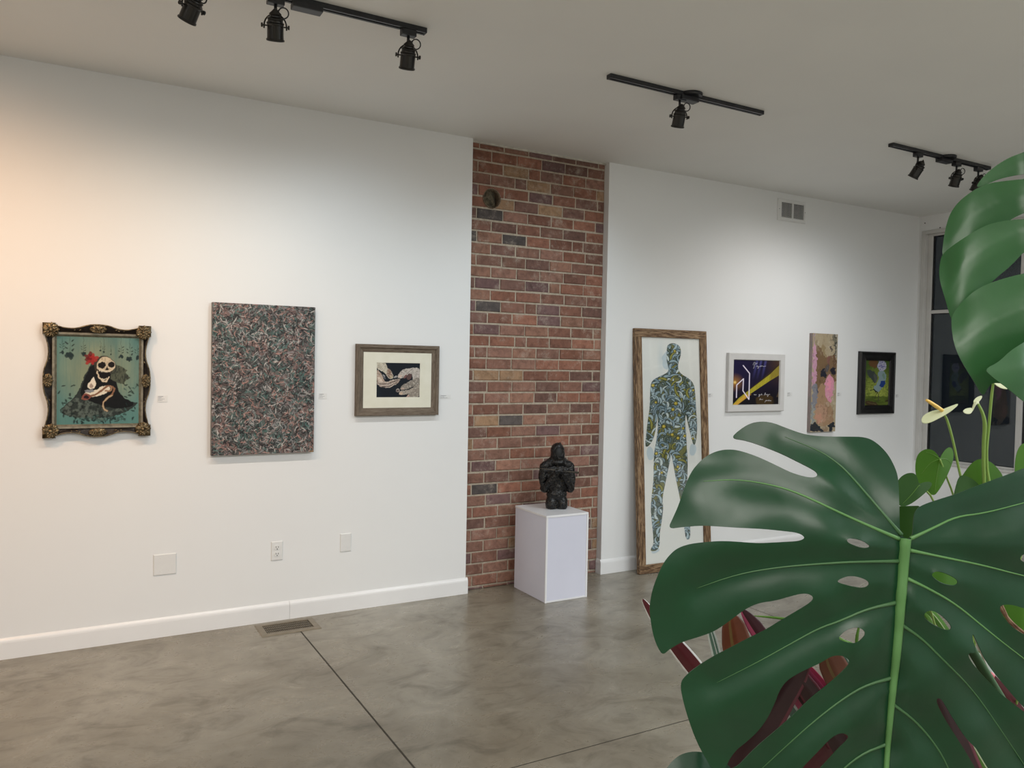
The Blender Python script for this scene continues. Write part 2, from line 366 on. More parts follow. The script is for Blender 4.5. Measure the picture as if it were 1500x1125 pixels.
# ------------------------------------------------------------------ track lighting
def lamp(x, label, aim, yoke_ang, tilt_vec, y=-1.41, power=0, color=(1, 1, 1), group=None, mirror=1):
    """a spot head hanging from a track; aim = direction the can opens towards"""
    t = thing('track_spotlight', label, 'spotlight', (x, y, H-.022), group); zt = H-.022
    bm = NB(); box(bm, x-.034, x+.034, y-.017, y+.017, zt-.028, zt); obj('adapter', bm, BLACK, t, bevel=.003)
    bm = NB(); tube(bm, [(x, y, zt-.026), (x, y, zt-.058)], .0065, 10); blob(bm, TRS((x, y, zt-.062), (0, 0, 0), (.009,)*3)); obj('stem', bm, BLACK, t, smooth=True)
    piv = Vector((x, y, zt-.062-.052)); ax = Vector((math.cos(yoke_ang), math.sin(yoke_ang), 0)); d = Vector(aim).normalized()
    side = ax; bm = NB(); R = .044; pts = []
    for k in range(13):
        a = PI*k/12; pts.append(piv + side*(R*math.cos(a)) + Vector((0, 0, 1))*(R*1.12*math.sin(a)))
    pts = [pts[0]-Vector((0, 0, .012))]+pts+[pts[-1]-Vector((0, 0, .012))]
    tube(bm, pts, .0032, 6); obj('yoke', bm, BRONZE, t, smooth=True)
    for s in (1, -1):
        bm = NB(); p = piv+side*s*(R+.004); tube(bm, [p-side*s*.018, p, p+side*s*.001, p+side*s*.008], [.003, .003, .0085, .0085], 10); obj('knob', bm, BRONZE, t, smooth=False)
    # can: opening along d; keep the yoke axis perpendicular
    dz = d.cross(side).normalized(); d2 = side.cross(dz).normalized()
    if d2.dot(d) < 0: d2 = -d2
    Rm = Matrix((side, dz, -d2)).transposed().to_4x4()
    if Rm.to_3x3().determinant() < 0: Rm = Matrix((side, -dz, -d2)).transposed().to_4x4()
    Mx = Matrix.Translation(piv) @ Rm
    prof = [(.028, -.050), (.0345, -.056), (.0365, -.055), (.0365, -.050), (.033, -.046), (.0325, .005), (.0345, .008), (.0345, .013), (.030, .016), (.030, .024), (.033, .027), (.031, .032), (.022, .036), (.021, .041), (.025, .044), (.022, .049), (.012, .058), (.007, .064), (.003, .066)]
    bm = NB(); lathe(bm, prof, Mx, 28); can = obj('can', bm, BRONZE, t, smooth=False)
    bm = NB(); lathe(bm, [(.0275, -.0512), (.027, -.0500), (.01, -.0499)], Mx, 24); obj('lens', bm, BULB, can)
    # coiled supply cable
    bm = NB(); p0 = Vector((x, y, zt-.06)); top_ = Mx @ Vector((0, 0, .064)); c = (p0+top_)/2 + side*.030*mirror + Vector((0, 0, -.008)); pts = []
    for k in range(22):
        a = PI*.75 + 2*PI*1.15*k/21; pts.append(c + side*mirror*.020*math.cos(a) + Vector((0, 0, 1))*.021*math.sin(a) + Vector((0, -1, 0))*.0006*k)
    tube(bm, [p0]+pts+[top_], .0028, 6); obj('cable', bm, BLACK, t, smooth=True)
    if power:
        ld = bpy.data.lights.new('spot', 'SPOT'); ld.energy = power; ld.color = color; ld.spot_size = math.radians(SPOT); ld.spot_blend = 1; ld.shadow_soft_size = .03
        lo = bpy.data.objects.new('spot_beam', ld); COL.objects.link(lo); lo.parent = t
        w = Mx @ Vector((0, 0, -.075)); lo.location = w-t.location; lo.rotation_euler = Vector(tilt_vec).to_track_quat('-Z', 'Y').to_euler()
    return t
def track(name, label, x0, x1, xb, round_plate, y=-1.41):
    t = thing('light_track', label, 'light track', ((x0+x1)/2, y, H)); bm = NB()
    z0, z1 = H-.022, H-.0004; w = .0175
    pr = [(-w, z1), (-w, z0), (-.006, z0), (-.006, z0+.008), (.006, z0+.008), (.006, z0), (w, z0), (w, z1)]
    A = [bm.verts.new((x0, y+a, b)) for a, b in pr]; B = [bm.verts.new((x1, y+a, b)) for a, b in pr]
    for i in range(8): bm.faces.new((A[i], A[(i+1) % 8], B[(i+1) % 8], B[i]))
    bm.faces.new(A); bm.faces.new(B[::-1]); obj('rail', bm, BLACK, t)
    for s, xe in ((-1, x0), (1, x1)):
        bm = NB(); box(bm, min(xe, xe+s*.008), max(xe, xe+s*.008), y-.0185, y+.0185, z0-.001, z1); obj('end_cap', bm, BLACK, t, bevel=.002)
    bm = NB(); box(bm, xb-.062, xb+.062, y-.026, y+.026, H-.045, H-.0215); obj('feed_box', bm, BLACK, t, bevel=.003)
    if round_plate:
        bm = NB(); lathe(bm, [(.062, -.016), (.066, -.010), (.066, -.0005)], Matrix.Translation((xb+.02, y, H)), 32); obj('canopy_plate', bm, BLACK, t)
SPOT = 104
WARM = (1, .60, .34); COOL = (.80, .92, 1.0)
track('tr', 'black ceiling light track nearest the left, partly out of the top of the picture', .14, 1.375, .85, False)
track('tr', 'black ceiling light track in the middle with a single spotlight', 2.405, 3.49, 2.93, True)
track('tr', 'black ceiling light track at the right, near the window, its end behind the monstera leaf', 4.69, 5.80, 5.27, True)
G = 'spotlights on the ceiling tracks'
PW = 24
lamp(.405, 'spotlight cut by the top edge of the picture, leftmost of the left track', (-.5, .45, -.85), .5, (-.05, .9, -1.05), power=PW*.75, color=(1, .84, .66), group=G)
lamp(.722, 'middle spotlight of the left track, next to the feed box', (.1, .5, -1), -.25, (.05, .9, -1.05), power=PW*.65, color=(1, .93, .85), group=G)
lamp(1.30, 'spotlight at the right end of the left track', (-.0, .55, -1), -.2, (.1, .9, -1.05), power=PW*.9, color=COOL, group=G)
lamp(2.875, 'lone spotlight of the middle track', (-.05, .5, -1), -.3, (-.05, .9, -1.05), power=PW*1.0, color=COOL, group=G)
lamp(4.975, 'left spotlight of the right-hand track', (-.45, .45, -.9), .3, (-.05, .9, -1.05), power=PW*.85, color=(1, .97, .95), group=G)
lamp(5.415, 'middle spotlight of the right-hand track', (-.28, .5, -.9), -.3, (.0, .9, -1.05), power=PW*.6, color=(1, .97, .95), group=G)
lamp(5.68, 'spotlight half hidden by the upper monstera leaf', (-.2, .5, -.9), -.1, (.1, .9, -1.05), power=PW*.3, color=COOL, group=G)


# ------------------------------------------------------------------ painted surfaces (vertex paint on a fine grid)
class Cv:
    """a small drawing board in the coordinates x0..x1, y0..y1 (y down)"""
    def __init__(s, x0, x1, y0, y1, nx, col=(1, 1, 1)):
        ny = int(round(nx*(y1-y0)/(x1-x0))); s.nx, s.ny = nx, ny; s.px = (x1-x0)/nx
        s.X, s.Y = np.meshgrid(np.linspace(x0, x1, nx+1), np.linspace(y0, y1, ny+1)); s.A = np.zeros((ny+1, nx+1, 3)); s.A[:] = s2l(col)
        s.u = (s.X-x0)/(x1-x0); s.v = (s.Y-y0)/(y1-y0)
    def put(s, m, col, a=1.):
        m = np.clip(np.asarray(m, float), 0, 1)*a; c = np.array(s2l(col)) if not isinstance(col, np.ndarray) else col
        s.A = s.A*(1-m[..., None]) + c*m[..., None]
    def poly(s, pts, sm=1, seg=0):
        p = chaikin(pts, seg) if seg else pts; p = np.array(p, float)
        ins = np.zeros(s.X.shape, bool); dm = np.full(s.X.shape, 1e9)
        for i in range(len(p)):
            (xa, ya), (xb, yb) = p[i], p[(i+1) % len(p)]
            if ya != yb:
                c = (s.Y >= min(ya, yb)) & (s.Y < max(ya, yb)); xx = xa+(s.Y-ya)*(xb-xa)/(yb-ya); ins ^= c & (s.X < xx)
            dm = np.minimum(dm, s.segd(xa, ya, xb, yb))
        sd = np.where(ins, dm, -dm); return np.clip(sd/(s.px*sm)+.5, 0, 1)
    def segd(s, xa, ya, xb, yb):
        dx, dy = xb-xa, yb-ya; L = dx*dx+dy*dy+1e-9; t = np.clip(((s.X-xa)*dx+(s.Y-ya)*dy)/L, 0, 1)
        return np.hypot(s.X-xa-t*dx, s.Y-ya-t*dy)
    def line(s, pts, w, seg=0, sm=1):
        p = smooth_line(pts, seg) if seg else pts; d = np.full(s.X.shape, 1e9)
        for a, b in zip(p, p[1:]): d = np.minimum(d, s.segd(*a, *b))
        return np.clip((w/2-d)/(s.px*sm)+.5, 0, 1)
    def ell(s, cx, cy, rx, ry, rot=0, sm=1):
        c, n = math.cos(rot), math.sin(rot); dx, dy = s.X-cx, s.Y-cy; a, b = (dx*c+dy*n)/rx, (-dx*n+dy*c)/ry
        return np.clip((1-np.hypot(a, b))*min(rx, ry)/(s.px*sm)+.5, 0, 1)
    def noise(s, sx, sy=None, seed=0, octv=3, wx=0, wy=0):
        sy = sy or sx; out = 0; amp = 1; tot = 0
        for o in range(octv):
            rs = np.random.RandomState(seed*31+o); G = rs.rand(97, 97); x = np.mod((s.X+wx)/sx*2**o+seed*3.7, 96); y = np.mod((s.Y+wy)/sy*2**o+seed*1.9, 96)
            i, j = x.astype(int), y.astype(int); fx, fy = x-i, y-j; fx = fx*fx*(3-2*fx); fy = fy*fy*(3-2*fy)
            out = out+amp*((G[j, i]*(1-fx)+G[j, i+1]*fx)*(1-fy)+(G[j+1, i]*(1-fx)+G[j+1, i+1]*fx)*fy); tot += amp; amp *= .55
        return out/tot
    def warp(s, amp, sc, seed=1):
        a, b = s.noise(sc, sc, seed, 3)-.5, s.noise(sc, sc, seed+40, 3)-.5; s.X = s.X+a*amp; s.Y = s.Y+b*amp
    def mesh(s, name, x0, x1, z0, z1, y):
        nx, ny = s.nx, s.ny; xs = x0+s.u*(x1-x0); zs = z1-s.v*(z1-z0); co = np.stack([xs, np.full(xs.shape, y), zs], -1).reshape(-1, 3)
        idx = np.arange((nx+1)*(ny+1)).reshape(ny+1, nx+1); q = np.stack([idx[1:, :-1], idx[1:, 1:], idx[:-1, 1:], idx[:-1, :-1]], -1).reshape(-1, 4)
        me = bpy.data.meshes.new(name); me.vertices.add(len(co)); me.vertices.foreach_set('co', co.ravel())
        me.loops.add(q.size); me.loops.foreach_set('vertex_index', q.ravel().astype(np.int32)); me.polygons.add(len(q)); me.polygons.foreach_set('loop_start', np.arange(0, q.size, 4, dtype=np.int32))
        me.update(calc_edges=True); a = me.color_attributes.new('paint', 'FLOAT_COLOR', 'POINT')
        a.data.foreach_set('color', np.concatenate([s.A.reshape(-1, 3), np.ones((s.A.shape[0]*s.A.shape[1], 1))], 1).ravel().astype(np.float32)); return me
def paint_mat(name, rough=.6, bump=0, coat=0):
    m = M(name, rough=rough, spec=.2, coat=coat); m.col(m.attr()); 
    if bump: m.bump(m.noise(m.coord(), 90, 6, .7), bump, .003)
    return m.m
OIL = paint_mat('oil_paint', .55, .3); PRINT = paint_mat('print_under_glass', .6, 0, 0); IMPASTO = paint_mat('thick_paint', .5, 1)

def frame_loop(name, parent, rect, prof, mat, bevel=0, shade=False):
    """mitred frame; prof = list of (inset, y)"""
    x0, x1, z0, z1 = rect; bm = NB(); prev = None; first = None
    for d, y in prof:
        cur = [bm.verts.new(q) for q in ((x0+d, y, z0+d), (x1-d, y, z0+d), (x1-d, y, z1-d), (x0+d, y, z1-d))]
        if prev:
            for k in range(4): bm.faces.new((prev[k], prev[(k+1) % 4], cur[(k+1) % 4], cur[k]))
        else: first = cur
        prev = cur
    for k in range(4): bm.faces.new((prev[k], prev[(k+1) % 4], first[(k+1) % 4], first[k]))
    return obj(name, bm, mat, parent, bevel=bevel)
def backing(parent, rect, y0, y1, mat, name='backing'):
    bm = NB(); box(bm, rect[0], rect[1], y0, y1, rect[2], rect[3]); return obj(name, bm, mat, parent)
CARD = mnoisy('grey_backing_board', (.2, .18, .15), (.24, .21, .18), 20, .8)

# ---- 1. ornate frame with the skull painting --------------------------------
t = thing('framed_painting', 'skull in a dark veil with a red rose, in an ornate black and gilt frame', 'painting', (.126, 0, 1.42))
c = Cv(236, 860, 228, 916, 190, (92, 128, 122))
n = c.noise(90, 220, 1, 4); rad = np.hypot((c.X-560)/330, (c.Y-500)/330)
c.put(np.clip(1.1-rad, 0, 1), (158, 150, 108), .8); c.put(np.clip(n*1.6-.5, 0, 1), (58, 98, 100), .6); c.put(np.clip((c.v-.75)*3, 0, 1), (70, 120, 118), .6)
st = c.noise(7, 260, 4, 2); c.put(np.clip(st*3-1.7, 0, 1), (70, 110, 105), .35)
DK = (24, 34, 34); c.warp(14, 18, 3)
for x, y, yb, r in ((330, 240, 380, 34), (275, 250, 352, 17), (432, 240, 365, 18), (585, 240, 345, 10), (718, 240, 378, 20), (785, 240, 395, 24), (845, 300, 384, 18), (560, 260, 330, 7), (640, 300, 362, 6)):
    c.put(c.line([(x, y-10), (x+3, yb)], 2.2), DK, .7)
    rs = np.random.RandomState(int(x)); 
    for k in range(8): a = rs.rand()*6.3; c.put(c.ell(x+math.cos(a)*r*.5, yb+math.sin(a)*r*.4, r*.55, r*.42, a), (28, 44, 46), .9)
    for k in range(5): yy = yb-r-12-k*r*.55; sd = (-1)**k; c.put(c.ell(x+sd*r*.7, yy, r*.42, r*.18, -sd*.7), DK, .85)
# mantilla and robe
robe = [(520, 400), (470, 470), (430, 560), (400, 640), (370, 700), (300, 760), (250, 810), (300, 850), (560, 880), (760, 830), (850, 760), (850, 745), (760, 735), (710, 690), (680, 600), (700, 520), (680, 430), (620, 380)]
c.put(c.poly(robe, seg=1), (42, 50, 48)); lace = c.noise(26, 26, 9, 3); rm = c.poly([(380, 690), (250, 815), (300, 850), (560, 905), (760, 830), (700, 780), (600, 790), (480, 730)], seg=1)
c.put(rm*np.clip(lace*4-1.7, 0, 1), (92, 104, 98), .75); c.put(rm*np.clip(c.noise(14, 14, 12, 2)*5-3, 0, 1), (15, 20, 20), .8)
c.put(c.poly([(500, 430), (440, 560), (400, 680), (480, 735), (600, 780), (730, 800), (850, 760), (720, 700), (670, 560), (640, 470)], seg=1), (10, 13, 15))
wing = [(665, 440), (720, 455), (770, 490), (755, 505), (790, 550), (760, 570), (740, 600), (690, 590), (640, 560), (640, 480)]
c.put(c.poly(wing), (78, 84, 70)); c.put(c.poly(wing)*np.clip(c.noise(10, 20, 3, 2)*5-2.2, 0, 1), (36, 42, 38), .8)
c.put(c.ell(592, 450, 78, 76), (58, 50, 42)); c.put(c.ell(600, 440, 62, 58), (196, 182, 156)); c.put(c.ell(640, 450, 32, 40), (205, 192, 168)); c.put(c.poly([(530, 450), (545, 490), (590, 500), (640, 500), (668, 470), (668, 440), (560, 400)], seg=2), (200, 186, 160))
c.put(c.noise(12, 12, 5, 3)*c.ell(600, 440, 62, 58)*(c.noise(12, 12, 5, 3) > .55), (130, 112, 90), .6)
c.put(c.ell(573, 449, 31, 25, -.2), (20, 15, 13)); c.put(c.ell(643, 444, 25, 24, .2), (20, 15, 13)); c.put(c.poly([(609, 456), (596, 484), (624, 484)]), (25, 18, 16))
c.put(c.poly([(545, 490), (552, 545), (585, 578), (612, 576), (628, 540), (634, 490), (590, 500)], seg=1), (14, 10, 11)); c.put(c.line([(538, 500), (545, 545), (580, 576), (608, 578), (626, 545)], 11, 2), (205, 190, 165))
for k in range(8): c.put(c.ell(556+k*11, 498-abs(k-4)*1.2, 4, 8), (222, 212, 190))
for k in range(5): c.put(c.ell(560+k*12, 555+8*math.sin(k/4*PI), 4, 6), (215, 205, 182))
for k in range(16):
    a = k*2.4; r = 5+k*2.6; c.put(c.ell(490+math.cos(a)*r, 398+math.sin(a)*r*.85, 21, 14, a), ((150, 36, 34) if k % 3 else (96, 18, 22)), .9)
c.put(c.ell(490, 398, 10, 8), (110, 20, 24))
# hands and snake
c.put(c.poly([(505, 535), (518, 560), (530, 600), (520, 630), (490, 642), (465, 622), (468, 590), (488, 578)], seg=2), (216, 208, 192)); c.put(c.ell(494, 612, 12, 18), (120, 90, 80), .7)
c.put(c.poly([(440, 665), (520, 655), (560, 620), (620, 610), (640, 640), (600, 675), (560, 690), (500, 700), (440, 700)], seg=2), (214, 206, 188))
c.put(c.line([(425, 715), (445, 685), (500, 695), (560, 660), (600, 620), (640, 612), (672, 640), (650, 690), (600, 720), (578, 760), (590, 800), (615, 812)], 15, 3), (128, 92, 70)); c.put(c.line([(600, 650), (630, 660), (645, 640), (640, 615)], 12, 2), (150, 118, 90)); c.put(c.line([(650, 690), (600, 720), (578, 760), (590, 800), (615, 812)], 9, 3), (176, 160, 130))
c.put(c.ell(455, 700, 34, 26, -.3), (122, 70, 62)); c.put(c.ell(456, 702, 20, 14), (28, 14, 22)); c.put(c.poly([(440, 650), (500, 640), (520, 660), (450, 668)]), (120, 124, 130))
rs = np.random.RandomState(3)
for k in range(95):
    a = rs.rand(); x = 250+600*rs.rand(); y = 590+290*abs((x-555)/310)**.0*rs.rand() if abs(x-555) > 190 else 850+60*rs.rand(); y = min(y, 905)
    if abs(x-555) < 120+ (y-600)*.55 and y < 800: continue
    c.put(c.ell(x, y, 15, 6, rs.rand()*3.1), (22, 36, 36) if k % 3 else (62, 88, 84), .85)
obj('canvas', c.mesh('canvas', -.064, .322, 1.194, 1.655, -.016), OIL, t)
mt = M('ebonised_wood', (.008, .005, .004), .45, .3); EBON = mt.m
mt = M('antique_gilt', (.2, .14, .06), .42, .5, .75); v = mt.coord(); f = mt.noise(v, 60, 4); mt.col(mt.ramp(f, [(.35, (.06, .042, .022)), (.62, (.27, .21, .12))])); mt.bump(f, .4, .002); GILT = mt.m
fx0, fx1, fz0, fz1 = -.126, .378, 1.128, 1.722; ix0, ix1, iz0, iz1 = -.072, .330, 1.186, 1.663
def wavy(d, y, k=1.):
    out = []; N = 28
    def f(s):  # s in 0..1 along a side: bulge in the middle, dips beside it
        return .024*k*(.5-.5*math.cos(2*PI*s*2))*(1) * (1 if (s < .33 or s > .67) else (.35+.65*abs((s-.5)/.17)**1.5))
    for sd in range(4):
        for i in range(N):
            s = i/N; g = f(s)+d
            if sd == 0: p = (fx0+d+(fx1-fx0-2*d)*s, fz0+g)
            elif sd == 1: p = (fx1-g, fz0+d+(fz1-fz0-2*d)*s)
            elif sd == 2: p = (fx1-d-(fx1-fx0-2*d)*s, fz1-g)
            else: p = (fx0+g, fz1-d-(fz1-fz0-2*d)*s)
            out.append((p[0], y, p[1]))
    return out
def ringrect(r, y):
    x0, x1, z0, z1 = r; N = 28; o = []
    for sd in range(4):
        for i in range(N):
            s = i/N; o.append(((x0+(x1-x0)*s, y, z0), (x1, y, z0+(z1-z0)*s), (x1-(x1-x0)*s, y, z1), (x0, y, z1-(z1-z0)*s))[sd])
    return o
def ringmesh(rings):
    bm = NB(); rr = [[bm.verts.new(p) for p in r] for r in rings]; n = len(rr[0])
    for a, b in zip(rr, rr[1:]):
        for k in range(n): bm.faces.new((a[k], a[(k+1) % n], b[(k+1) % n], b[k]))
    return bm
obj('frame', ringmesh([wavy(0, -.0005), wavy(0, -.030), wavy(.003, -.0365), wavy(.010, -.034), ringrect((ix0-.014, ix1+.014, iz0-.014, iz1+.014), -.022), ringrect((ix0-.012, ix1+.012, iz0-.012, iz1+.012), -.020)]), EBON, t, smooth=False)
obj('gilt_edge', ringmesh([wavy(-.001, -.028), wavy(-.0015, -.034), wavy(.001, -.0375), wavy(.0035, -.0365)]), GILT, t, smooth=True)
obj('inner_moulding', ringmesh([ringrect((ix0-.015, ix1+.015, iz0-.015, iz1+.015), -.018), ringrect((ix0-.012, ix1+.012, iz0-.012, iz1+.012), -.029), ringrect((ix0-.002, ix1+.002, iz0-.002, iz1+.002), -.0285), ringrect((ix0+.009, ix1-.009, iz0+.009, iz1-.009), -.0155)]), mnoisy('dull_silver_moulding', (.17, .15, .11), (.28, .25, .19), 50, .4, metal=.5), t)
def ornament(cx, cz, r, seed, rot=0, sx=1., sz=1.):
    bm = NB(); rs = np.random.RandomState(seed); y = -.034
    blob(bm, TRS((cx, y, cz), (0, 0, 0), (r*.92*sx, .012, r*.92*sz)), 3)
    blob(bm, TRS((cx, y-.012, cz), (0, 0, 0), (r*.26, .010, r*.26)), 2)
    for k in range(9):
        a = rot+2*PI*k/9; q = r*.72; blob(bm, TRS((cx+math.cos(a)*q*sx, y-.006, cz+math.sin(a)*q*sz), (0, -a, 0), (r*.30, .009, r*.15)), 2)
    for k in range(7):
        a = rot+2*PI*(k+.5)/7; q = r*.42; blob(bm, TRS((cx+math.cos(a)*q*sx, y-.011, cz+math.sin(a)*q*sz), (0, -a, 0), (r*.20, .007, r*.13)), 2)
    for k in range(4):
        a = rot+2*PI*k/4+.5; p = []
        for j in range(9): b = a+j*.5; p.append((cx+math.cos(a)*r*.6*sx+math.cos(b)*r*(.22-.018*j), y-.013, cz+math.sin(a)*r*.6*sz+math.sin(b)*r*(.22-.018*j)))
        tube(bm, p, [.0035]*8+[.002], 6)
    return bm
for k, (cx, cz) in enumerate(((fx0+.036, fz0+.036), (fx1-.036, fz0+.036), (fx1-.036, fz1-.036), (fx0+.036, fz1-.036))):
    bm = ornament(cx, cz, .040, k, PI/4)
    sx = 1 if cx > .1 else -1; sz = 1 if cz > 1.4 else -1
    ex, ez = cx+sx*.037, cz+sz*.037; v_ = [bm.verts.new((ex, y, ez)) for y in (-.002, -.040)]+[bm.verts.new((ex-sx*.06, y, ez)) for y in (-.002, -.040)]+[bm.verts.new((ex, y, ez-sz*.06)) for y in (-.002, -.040)]
    bm.faces.new((v_[0], v_[1], v_[3], v_[2])); bm.faces.new((v_[0], v_[1], v_[5], v_[4])); bm.faces.new((v_[1], v_[3], v_[5])); bm.faces.new((v_[2], v_[3], v_[5], v_[4])); bm.faces.new((v_[0], v_[2], v_[4]))
    obj('corner_ornament', bm, GILT, t, smooth=True)
for k, (cx, cz, sx, sz) in enumerate((((fx0+fx1)/2, fz0+.026, 1.6, .75), ((fx0+fx1)/2, fz1-.026, 1.5, .75), (fx0+.024, (fz0+fz1)/2, .75, 1.35), (fx1-.024, (fz0+fz1)/2, .75, 1.35))):
    obj('side_ornament', ornament(cx, cz, .030, 10+k, 0, sx, sz), GILT, t, smooth=True)
for k, (cx, cz, a) in enumerate([(s*.085+.126, z_, 0 if s > 0 else PI) for s in (-1, 1) for z_ in (fz0+.030, fz1-.030)]+[(x_, 1.425+s*.10, PI/2 if s > 0 else -PI/2) for s in (-1, 1) for x_ in (fx0+.027, fx1-.027)]):
    bm = NB()
    for j in range(4):
        q = j*.012; blob(bm, TRS((cx+math.cos(a)*q-math.sin(a)*.003*(-1)**j, -.0335, cz+math.sin(a)*q+math.cos(a)*.003*(-1)**j), (0, -a-.5*(-1)**j, 0), (.008-.001*j, .0025, .0032)), 1)
    obj('leaf_sprig', bm, GILT, t, smooth=True)
backing(t, (fx0+.03, fx1-.03, fz0+.03, fz1-.03), -.012, -.0008, CARD)

# ---- 2. large dense abstract canvas -----------------------------------------
t = thing('canvas_painting', 'large unframed canvas densely covered in grey, pink and green brush flicks', 'painting', (.983, 0, 1.43))
c = Cv(0, 580, 0, 868, 300, (78, 78, 76)); rs = np.random.RandomState(11)
wx = (c.noise(60, 60, 2, 2)-.5)*120; wy = (c.noise(60, 60, 7, 2)-.5)*120
n1 = c.noise(16, 16, 3, 3, wx, wy); n2 = c.noise(9, 26, 5, 2, wy, wx); n3 = c.noise(45, 45, 8, 3, wx, wy); n4 = c.noise(26, 8, 6, 2, wx*1.4, -wy)
c.A[:] = np.array(s2l((92, 92, 90)))*(.35+1.1*n1[..., None]); c.put(np.clip((n3-.52)*9, 0, 1), (150, 118, 112), .55); c.put(np.clip((c.noise(50, 50, 15, 3, wy, wx)-.55)*9, 0, 1), (72, 98, 94), .6)
lv = [(200, 194, 188), (28, 29, 31), (182, 140, 130), (88, 122, 116), (48, 44, 46), (150, 150, 150), (22, 24, 26), (120, 100, 100)]
H_, W_ = c.A.shape[:2]
for k in range(5200):
    x, y = rs.rand()*580, rs.rand()*868; L = 8+rs.rand()*20; a = rs.rand()*PI; b = (rs.rand()-.5)*2.2; w_ = 1.6+rs.rand()*2.6; col = lv[rs.choice(8, p=[.08, .20, .11, .12, .17, .13, .11, .08])]
    jx, jy = int(x/580*(W_-1)), int(y/868*(H_-1)); r = 14; sl = (slice(max(0, jy-r), jy+r), slice(max(0, jx-r), jx+r)); X, Y = c.X[sl], c.Y[sl]
    dx, dy = X-x, Y-y; uu = dx*math.cos(a)+dy*math.sin(a); vv = -dx*math.sin(a)+dy*math.cos(a)-b*uu*uu/L/1.6
    m = np.clip((1-np.hypot(uu/L, vv/w_))*2, 0, 1)[..., None]*.82; c.A[sl] = c.A[sl]*(1-m)+np.array(s2l(col))*m
c.A *= .92
m = np.clip((c.v-.985)*90, 0, 1)*np.clip((c.u-.95)*60, 0, 1); c.put(m, (150, 120, 50), .5)
obj('paint_layer', c.mesh('p', .693, 1.274, 1.003, 1.871, -.0395), IMPASTO, t)
bm = NB(); box(bm, .693, 1.274, -.039, -.0001, 1.003, 1.871); obj('stretched_canvas', bm, mnoisy('painted_canvas_edge', (.10, .10, .095), (.24, .21, .20), 60, .7), t)

# ---- 3. hands drawing in a barnwood frame -----------------------------------
t = thing('framed_picture', 'two pairs of hands on black, cream mat, weathered wood frame', 'picture', (1.815, 0, 1.44))
c = Cv(188, 1200, 180, 1000, 190, (14, 20, 28)); c.put(c.noise(300, 300, 2, 2), (24, 34, 44), .5); c.warp(34, 46, 4)
SK = (200, 190, 176); SH = (118, 104, 96)
def hp(pts, col=SK, seg=2): c.put(c.poly(pts, seg=seg), col)
hp([(180, 170), (370, 180), (430, 260), (440, 320), (500, 350), (560, 450), (585, 540), (520, 570), (440, 540), (390, 420), (300, 380), (180, 310)], (196, 188, 170))
hp([(440, 330), (490, 340), (540, 430), (570, 520), (520, 560), (440, 510), (410, 430)], (142, 116, 100)); hp([(470, 470), (540, 480), (570, 530), (520, 555)], (186, 170, 140))
hp([(180, 320), (260, 400), (320, 500), (370, 600), (410, 650), (300, 650), (180, 640)], (176, 154, 138)); hp([(200, 520), (240, 500), (340, 610), (350, 660), (230, 640)], (214, 196, 180))
hp([(320, 450), (380, 470), (400, 570), (360, 560)], (112, 116, 124))
hp([(190, 620), (330, 640), (470, 620), (600, 570), (720, 560), (740, 580), (690, 650), (600, 720), (430, 780), (340, 745), (260, 740), (190, 680)], (168, 150, 138))
for q in ([(250, 690), (450, 680), (590, 620), (720, 570)], [(330, 740), (450, 745), (600, 690), (660, 640)]): c.put(c.line(q, 12, 2), (60, 52, 52)); 
for q in ([(220, 640), (400, 650), (520, 610), (620, 580), (710, 570)], [(290, 715), (420, 720), (560, 680)], [(400, 775), (520, 745), (640, 690)]): c.put(c.line(q, 9, 2), (222, 210, 196))
hp([(590, 520), (640, 470), (665, 500), (610, 560)], (140, 140, 140)); c.put(c.line([(590, 540), (635, 480), (655, 500)], 6), (230, 228, 222))
hp([(670, 500), (720, 400), (820, 315), (960, 310), (1060, 290), (1210, 300), (1210, 700), (1120, 640), (1020, 560), (1010, 430), (930, 440), (830, 520), (760, 550), (690, 540)], (186, 178, 170))
hp([(680, 500), (740, 450), (780, 480), (760, 530), (700, 535)], (206, 184, 168)); hp([(900, 450), (1010, 430), (1000, 540), (940, 600), (880, 560)], (88, 66, 64)); hp([(840, 470), (900, 440), (880, 520), (800, 560)], (120, 84, 80))
hp([(735, 800), (760, 730), (860, 660), (960, 610), (1080, 540), (1210, 520), (1210, 700), (1060, 740), (900, 800), (780, 835)], (140, 132, 122)); hp([(740, 790), (800, 760), (840, 790), (790, 825)], (176, 152, 138))
hp([(625, 820), (660, 785), (720, 800), (720, 850), (660, 880)], (170, 160, 150)); c.put(c.ell(672, 832, 28, 24), (96, 80, 76))
hp([(695, 880), (720, 845), (860, 830), (1000, 800), (1120, 700), (1210, 690), (1210, 860), (960, 900), (820, 940), (720, 930)], (160, 150, 138)); hp([(700, 890), (740, 860), (810, 880), (800, 930), (720, 925)], (196, 172, 150))
hp([(880, 985), (950, 900), (1100, 820), (1210, 760), (1210, 1010), (880, 1010)], (150, 140, 128)); hp([(880, 985), (930, 930), (960, 960), (920, 1000)], (190, 152, 136))
hn = np.clip(c.noise(20, 20, 21, 3)*4-1.7, 0, 1)*(c.A.mean(-1) > .08); c.put(hn, (70, 62, 60), .38); c.put(np.clip(c.noise(28, 16, 23, 3)*5-3, 0, 1)*(c.A.mean(-1) > .14), (232, 226, 216), .5)
for q in ([(760, 380), (800, 350), (860, 370), (880, 420)], [(740, 420), (790, 400), (830, 440)], [(1020, 700), (1000, 760), (1060, 780), (1150, 690)], [(860, 660), (950, 700), (930, 750)], [(900, 440), (940, 380), (1020, 330)]): c.put(c.line(q, 7, 2), (44, 38, 40), .8)
obj('drawing', c.mesh('d', 1.671, 1.965, 1.327, 1.548, -.0168), PRINT, t)
